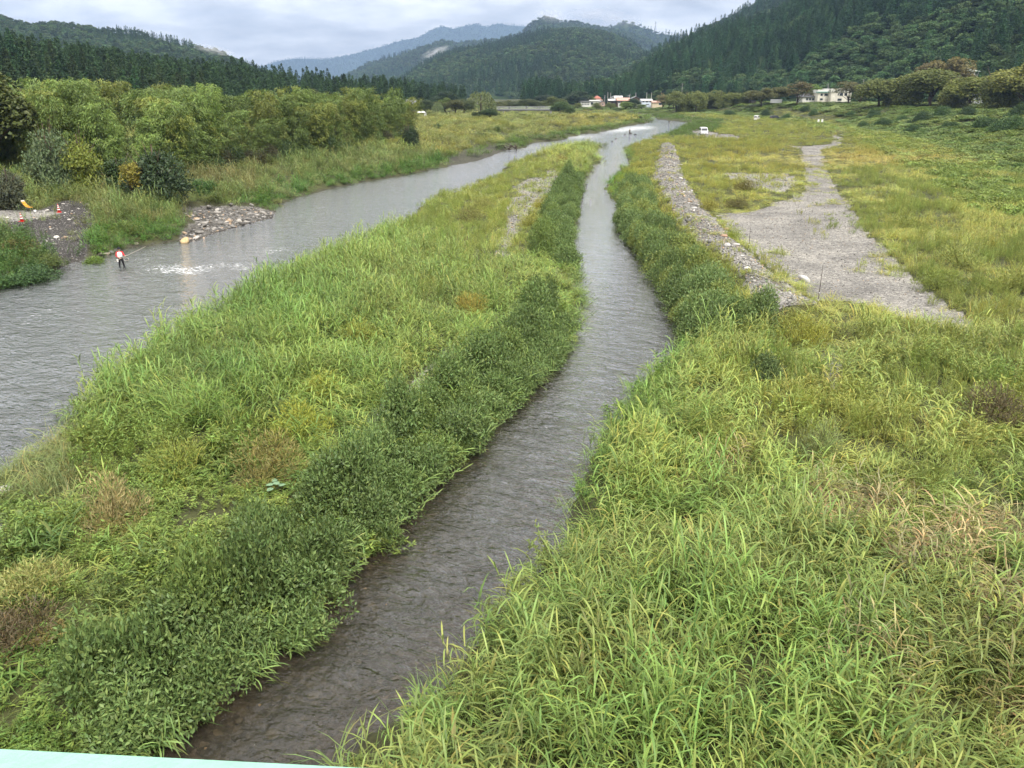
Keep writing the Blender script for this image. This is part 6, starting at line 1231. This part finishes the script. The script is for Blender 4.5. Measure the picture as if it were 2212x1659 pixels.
house('house', 'narrow white house at the bridge side of the village', zx(75), zx(130), zy(295), zy(190), zy(172), 575, 'white', 'grey', 'hip', 5, [(.5, .6, .3, .25)])
house('house', 'house with a tall red brown hipped roof over a faded red skirt', zx(405), zx(610), zy(280), zy(165), zy(140), 590, 'white', 'redpale', 'hip', 9, [(.3, .5, .15, .3), (.7, .5, .15, .3)])
house('upper_storey', 'tall red brown upper roof rising above the faded red skirt roof', zx(430), zx(572), zy(160), zy(130), zy(70), 592, 'white', 'red', 'hip', 7)
house('house', 'small pink walled house with grey gable', zx(560), zx(665), zy(300), zy(220), zy(192), 555, 'pink', 'grey', 'gable_front', 6, [(.5, .5, .25, .3)])
house('house', 'dark walled house under a pale grey roof', zx(745), zx(935), zy(288), zy(185), zy(148), 570, 'dark', 'pale', 'gable', 7, [(.2, .35, .2, .3), (.7, .35, .2, .3)])
house('house', 'brown house under a broad faded red roof', zx(935), zx(1205), zy(292), zy(182), zy(120), 565, 'brown', 'redpale', 'gable', 8, [(.15, .7, .2, .25), (.5, .7, .2, .25), (.75, .3, .2, .4)], door=(.3, .1))
house('shed', 'white storage box in front of the brown house', zx(965), zx(1030), zy(300), zy(238), zy(232), 552, 'white', 'pale', 'flat', 3, cat='shed', over=.1)
house('house', 'grey tiled house with a pale sloping roof behind the faded red roof', zx(800), zx(920), zy(260), zy(130), zy(80), 610, 'white', 'grey', 'gable_front', 8, [(.5, .85, .2, .15)])
house('house', 'house with a pale roof beside the faded red roof', zx(880), zx(1045), zy(260), zy(135), zy(75), 600, 'white', 'pale', 'gable', 8)
house('house', 'grey tiled house high behind the faded red roof', zx(1050), zx(1200), zy(240), zy(110), zy(68), 625, 'white', 'grey', 'gable', 8)
house('house', 'wide grey roofed house with white gable beside the pale blue house', zx(1215), zx(1475), zy(280), zy(160), zy(90), 585, 'brown', 'grey', 'gable_front', 9, [(.3, .5, .2, .25), (.75, .5, .2, .25)])
house('house', 'small house with a pale peaked roof at the back of the village', zx(1370), zx(1470), zy(200), zy(90), zy(60), 640, 'white', 'pale', 'gable_front', 6)
house('house', 'pale blue two storey house with a light roof', zx(1470), zx(1705), zy(285), zy(185), zy(148), 548, 'blue', 'pale', 'gable', 8, [(.18, .8, .12, .18), (.5, .8, .16, .2), (.85, .8, .16, .2), (.55, .2, .3, .15)])
house('lean_to', 'low wing with a grey roof joined to the pale blue house', zx(1365), zx(1468), zy(290), zy(240), zy(208), 546, 'white', 'grey', 'gable', 5, cat='shed')
house('house', 'two storey house with stacked dark roofs behind the pale blue house', zx(1545), zx(1725), zy(180), zy(62), zy(36), 640, 'white', 'dark', 'hip', 8, [(.3, .82, .2, .1), (.7, .82, .2, .1)])
house('house', 'house with an orange hipped roof among trees', zx(1835), zx(1955), zy(200), zy(46), zy(6), 620, 'cream', 'orange', 'hip', 8, [(.6, .8, .2, .12)])
house('garage', 'low tan roofed garage with a dark opening', zx(1715), zx(1930), zy(280), zy(222), zy(190), 540, 'cream', 'redpale', 'gable', 6, [(.8, .45, .3, .75)], cat='garage')
def bx_(v): return 1701 + v * .1488
def by_(v): return 172.8 + v * .1488
house('white_building', 'left wing of the weathered white two storey building with teal roof edge', bx_(428), bx_(618), by_(330), by_(185), by_(140), 416, 'dirty', 'white', 'flat', 12, [(.28, .80, .16, .22), (.62, .80, .26, .22), (.92, .80, .12, .22), (.3, .35, .2, .18)], cat='building', over=.35)
MB().box((0, 0, 0), (7.4, .14, .32)).build('teal_strip', ROOFS['teal'], None, at(bx_(523), by_(176), 415.5))
bpy.data.objects['teal_strip'].parent = bpy.data.objects['white_building']; bpy.data.objects['teal_strip'].matrix_parent_inverse = Matrix.Translation(bpy.data.objects['white_building'].location).inverted()
house('white_building', 'taller wing of the weathered white building behind the bare branched tree', bx_(618), bx_(910), by_(332), by_(175), by_(125), 413, 'dirty', 'white', 'flat', 13, [(.35, .78, .05, .2), (.5, .78, .16, .25), (.72, .78, .12, .25), (.45, .3, .2, .2)], cat='building', over=.3)
house('house', 'low white house with a dark hipped roof beside the white building', bx_(215), bx_(432), by_(318), by_(246), by_(186), 420, 'white', 'dark', 'hip', 9, [(.3, .55, .14, .4), (.5, .55, .14, .4), (.7, .55, .14, .4), (.9, .55, .1, .4)])
house('house', 'pale hipped roof showing between the cherry trees', 2086, 2111, 175, 154, 146, 395, 'white', 'light', 'hip', 7)
house('house', 'grey wooden house half hidden under the last cherry trees', 2085, 2122, 224, 206, 199, 330, 'grey', 'dark', 'gable', 6, [(.3, .5, .2, .3), (.7, .5, .2, .3)])
house('shed', 'small dark roofed shelter on the embankment before the tree row', 1622, 1633, 220, 214, 209, 440, 'dark', 'dark', 'hip', 4, cat='shed')
house('shed', 'red brown walled shed with flat dark roof beside the bamboo', 873, 894, 250, 240.5, 238, 300, 'brick', 'dark', 'flat', 5, cat='shed', over=.3)
house('house', 'brown roofed house among the park trees', 878, 897, 236, 225, 216, 400, 'brown', 'grey', 'gable', 7)
# grey board fence under the pair of trees
fx0, fy0, fz0 = at(1664, 220.5, 405); fx1 = at(1689, 220.5, 405)[0]; fe = empty('board_fence', (fx0, 405, fz0)); nbd_ = 26; fw = (fx1 - fx0) / nbd_; bme = MB().box((0, 0, .45), (fw * .9, .04, 1.7)).mesh('board', WALLS['grey'])
for i in range(nbd_): ob('board', bme, fe, (fw * (i + .5), 0, 0))
MB().box(((fx1 - fx0) / 2, .05, .9), (fx1 - fx0, .05, .1)).build('rail', WALLS['grey'], fe); tag(fe, 'grey board fence under the pair of olive trees', 'fence')
# parasols of the park
for i, a in enumerate((905, 914)):
    x, _, z = at(a, 248, 330); e = empty('parasol', (x, 330, gz(x, 330))); zt = at(a, 240.3, 330)[2] - gz(x, 330); MB().tube([(0, 0, 0), (0, 0, zt - .1)], .03, 6).build('pole', M_STEEL, e); ob('canopy', lathe([(1.25, zt - .45), (1.2, zt - .40), (.5, zt - .12), (.05, zt)], 10, M_WHITE, 'canopy'), e); tag(e, 'white parasol on the park terrace by the red brown shed', 'parasol', 'park parasols')
x, _, z = at(918.6, 249, 330); o_ = MB().box((0, 0, .5), (.9, .6, 1.2)).box((0, 0, 1.14), (1.0, .7, .08)).build('vending_box', M_WHITE, None, (x, 330, gz(x, 330))); tag(o_, 'small white cabinet beside the park parasols', 'cabinet')
# ------------------------------------------------------------------ far footbridge
M_BR = paint('bridge_grey', (.40, .41, .41), .6, .4, .12, 2)
bz_ = at(1100, 229, 420)[2]; x0 = at(1066, 230, 420)[0]; x1 = at(1212, 230, 420)[0]; fb = empty('footbridge', (x0, 420, 0)); Lb = x1 - x0; dz_ = bz_ - 1.15
MB().box((Lb / 2, 0, dz_ - .35), (Lb, 2.6, .25)).build('deck', M_BR, fb); MB().box((Lb / 2, -1.2, dz_ - .75), (Lb, .2, .6)).build('girder', M_STEEL, fb); MB().box((Lb / 2, 1.2, dz_ - .75), (Lb, .2, .6)).build('girder', M_STEEL, fb)
for s in (-1.25, 1.25):
    for zz in (.45, .8, 1.12): MB().box((Lb / 2, s, dz_ - .2 + zz), (Lb, .07, .07)).build('rail', M_BR, fb)
pst = MB().box((0, 0, .45), (.08, .08, 1.15)).mesh('post', M_BR)
for i in range(25):
    for s in (-1.25, 1.25): ob('post', pst, fb, (Lb * i / 24, s, dz_ - .2))
for px in (1088, 1137, 1190):
    xx = at(px, 230, 420)[0] - x0; MB().box((xx, 0, (dz_ - .9) / 2 - .3), (.8, 2.2, dz_ + .6), taper=.9).build('pier', M_CONC, fb)
tag(fb, 'grey metal footbridge on concrete piers crossing the far river', 'bridge')
# ------------------------------------------------------------------ poles and wires
M_POLE = paint('pole_concrete', (.40, .39, .37), .8, .2, .12, 3)
def pole(px, ytop, ybase, Y, label, arms=2, r=.16):
    x, _, zb = at(px, ybase, Y); zt = at(px, ytop, Y)[2]; e = empty('utility_pole', (x, Y, zb - .5)); h = zt - zb + .5; MB().tube([(0, 0, 0), (0, 0, h)], [r * 1.2, r * .7], 8).build('shaft', M_POLE, e)
    for i in range(arms): MB().box((0, 0, h - .35 - i * .8), (1.9, .12, .12)).build('cross_arm', M_STEEL, e)
    if arms > 1: MB().tube([(.35, 0, h - 2.6), (.35, 0, h - 1.8)], .25, 8).build('transformer', M_STEEL, e)
    tag(e, label, 'pole'); return e
for i, (v, t0, t1, lab) in enumerate(((720, -5, 160, 'tall utility pole with cross arms between the red and grey roofs'), (655, 60, 170, 'short utility pole beside the red brown hipped roof'), (1340, 0, 90, 'utility pole with aerial above the grey gable house'), (1210, 30, 80, 'thin pole above the faded red roof'), (782, 5, 90, 'slim pole just beside the tall utility pole'), (1585, 0, 40, 'pole over the stacked dark roofs'), (1690, -2, 40, 'second pole over the stacked dark roofs'))): pole(zx(v), zy(t0), zy(t1) + 8, 595, lab, 2 if i in (0, 2) else 1, .2)
pole(bx_(305), by_(68), by_(260), 432, 'utility pole rising behind the dark hipped roof', 2); pole(bx_(575), by_(52), by_(200), 424, 'aerial mast on the white building roof', 2, .09); pole(bx_(1072), by_(-10), by_(240), 410, 'tall utility pole between the white building and the cherry row', 1); pole(1645, 190, 220, 445, 'utility pole standing in the long tree row', 2, .13); pole(1471, 180, 225, 520, 'utility pole beside the start of the tree row', 1, .13)
# pylon on the misty peak
xp, yp, zp = at(1415.5, 62, 3850); py_e = empty('power_pylon', (xp, yp, zp - 8)); hp_ = 38.0
for sx, sy in ((-1, -1), (-1, 1), (1, -1), (1, 1)): MB().tube([(sx * 4, sy * 4, -6), (sx * 1.0, sy * 1.0, hp_ * .6), (sx * .4, sy * .4, hp_)], .45, 4).build('leg', M_STEEL, py_e)
for z_, w_ in ((hp_ * .62, 9), (hp_ * .78, 7.5), (hp_ * .94, 6)): MB().tube([(-w_, 0, z_), (w_, 0, z_)], .4, 4).build('cross_arm', M_STEEL, py_e)
tag(py_e, 'lattice power pylon on the misty peak', 'pylon')
# driftwood washed against the far bank
M_DRIFT = paint('driftwood', (.07, .055, .045), .9, .1, .3, 4); drng = random.Random(3)
x, y = G(1096, 321, .4); dw = empty('driftwood_tangle', (x, y, gz(x, y)))
for i in range(16):
    a = drng.uniform(0, 6.28); l_ = drng.uniform(1.0, 2.8); c = Vector((drng.uniform(-2.5, 2.5), drng.uniform(-1, 1), drng.uniform(.1, .9))); d = Vector((math.cos(a) * l_ / 2, math.sin(a) * l_ / 3, drng.uniform(-.3, .6))); MB().tube([tuple(c - d), tuple(c + Vector((0, 0, .15))), tuple(c + d)], [.11, .09, .03], 6).build('branch', M_DRIFT, dw)
tag(dw, 'dark tangle of driftwood and roots on the eroded bank', 'driftwood')
# ------------------------------------------------------------------ damp air of the valley
hm_, ht_, hout_ = new_mat('valley_air'); pv = N(ht_, 'ShaderNodeVolumePrincipled')
pv.inputs['Color'].default_value = (.40, .58, .93, 1); pv.inputs['Density'].default_value = 0.95e-4; pv.inputs['Anisotropy'].default_value = 0.0
L(ht_, pv.outputs[0], hout_.inputs['Volume'])
hb = MB(); hb.box((0, 5150, 452), (50000, 10400, 912)); haze = hb.build('haze', hm_); tag(haze, 'thin blue grey haze filling the damp valley air', 'haze', kind='stuff')

# wisps of low cloud clinging to the slopes
def mist_mat(dens, scale, seed):
    m, t, out = new_mat('mist'); pv_ = N(t, 'ShaderNodeVolumePrincipled'); pv_.inputs['Color'].default_value = (.97, .98, 1, 1); tcn = N(t, 'ShaderNodeTexCoord')
    mp = N(t, 'ShaderNodeMapping'); L(t, tcn.outputs['Object'], mp.inputs[0]); mp.inputs['Location'].default_value = (seed * 3.1, seed * 1.7, 0)
    n = noise_node(t, scale, 4, .6, mp.outputs[0]); ln = N(t, 'ShaderNodeVectorMath', operation='LENGTH'); L(t, tcn.outputs['Object'], ln.inputs[0])
    fo = N(t, 'ShaderNodeMapRange'); fo.inputs[1].default_value = 1.0; fo.inputs[2].default_value = .1; L(t, ln.outputs['Value'], fo.inputs[0])
    mr = N(t, 'ShaderNodeMapRange'); mr.inputs[1].default_value = .42; mr.inputs[2].default_value = .72; L(t, n.outputs['Fac'], mr.inputs[0])
    mu = N(t, 'ShaderNodeMath', operation='MULTIPLY'); L(t, mr.outputs[0], mu.inputs[0]); L(t, fo.outputs[0], mu.inputs[1]); md = N(t, 'ShaderNodeMath', operation='MULTIPLY'); L(t, mu.outputs[0], md.inputs[0]); md.inputs[1].default_value = dens
    L(t, md.outputs[0], pv_.inputs['Density']); L(t, pv_.outputs[0], out.inputs['Volume']); return m
_bm = bmesh.new(); bmesh.ops.create_icosphere(_bm, subdivisions=3, radius=1.0)
for i, (px, py, Y_, w, h, tilt, dens, lab) in enumerate(((940, 113, 2300, 34, 9, -.35, .10, 'white wisp of mist in the valley beside the dome hill'), (922, 140, 2200, 16, 10, -.3, .06, 'faint mist low on the flank beside the dome hill'), (462, 108, 1150, 30, 9, .25, .05, 'thin mist trailing off the end of the far ridge'), (1190, 36, 3050, 34, 12, .1, .05, 'cloud cap hiding the misty mountain top'), (1340, 44, 3600, 46, 14, .1, .045, 'low cloud covering the side of the pale peak'), (1290, 30, 3500, 60, 12, 0, .04, 'low cloud resting over the saddle between the peaks'))):
    x, y, z = at(px, py, Y_); k = Y_ / FPX; me = bpy.data.meshes.new('mist'); _bm.to_mesh(me); me.materials.append(mist_mat(dens * 1000 / Y_, 2.2, i)); o = ob('mist', me, None, (x, y, z), (0, tilt, 0), (w * k, 60, h * k)); tag(o, lab, 'mist', kind='stuff')
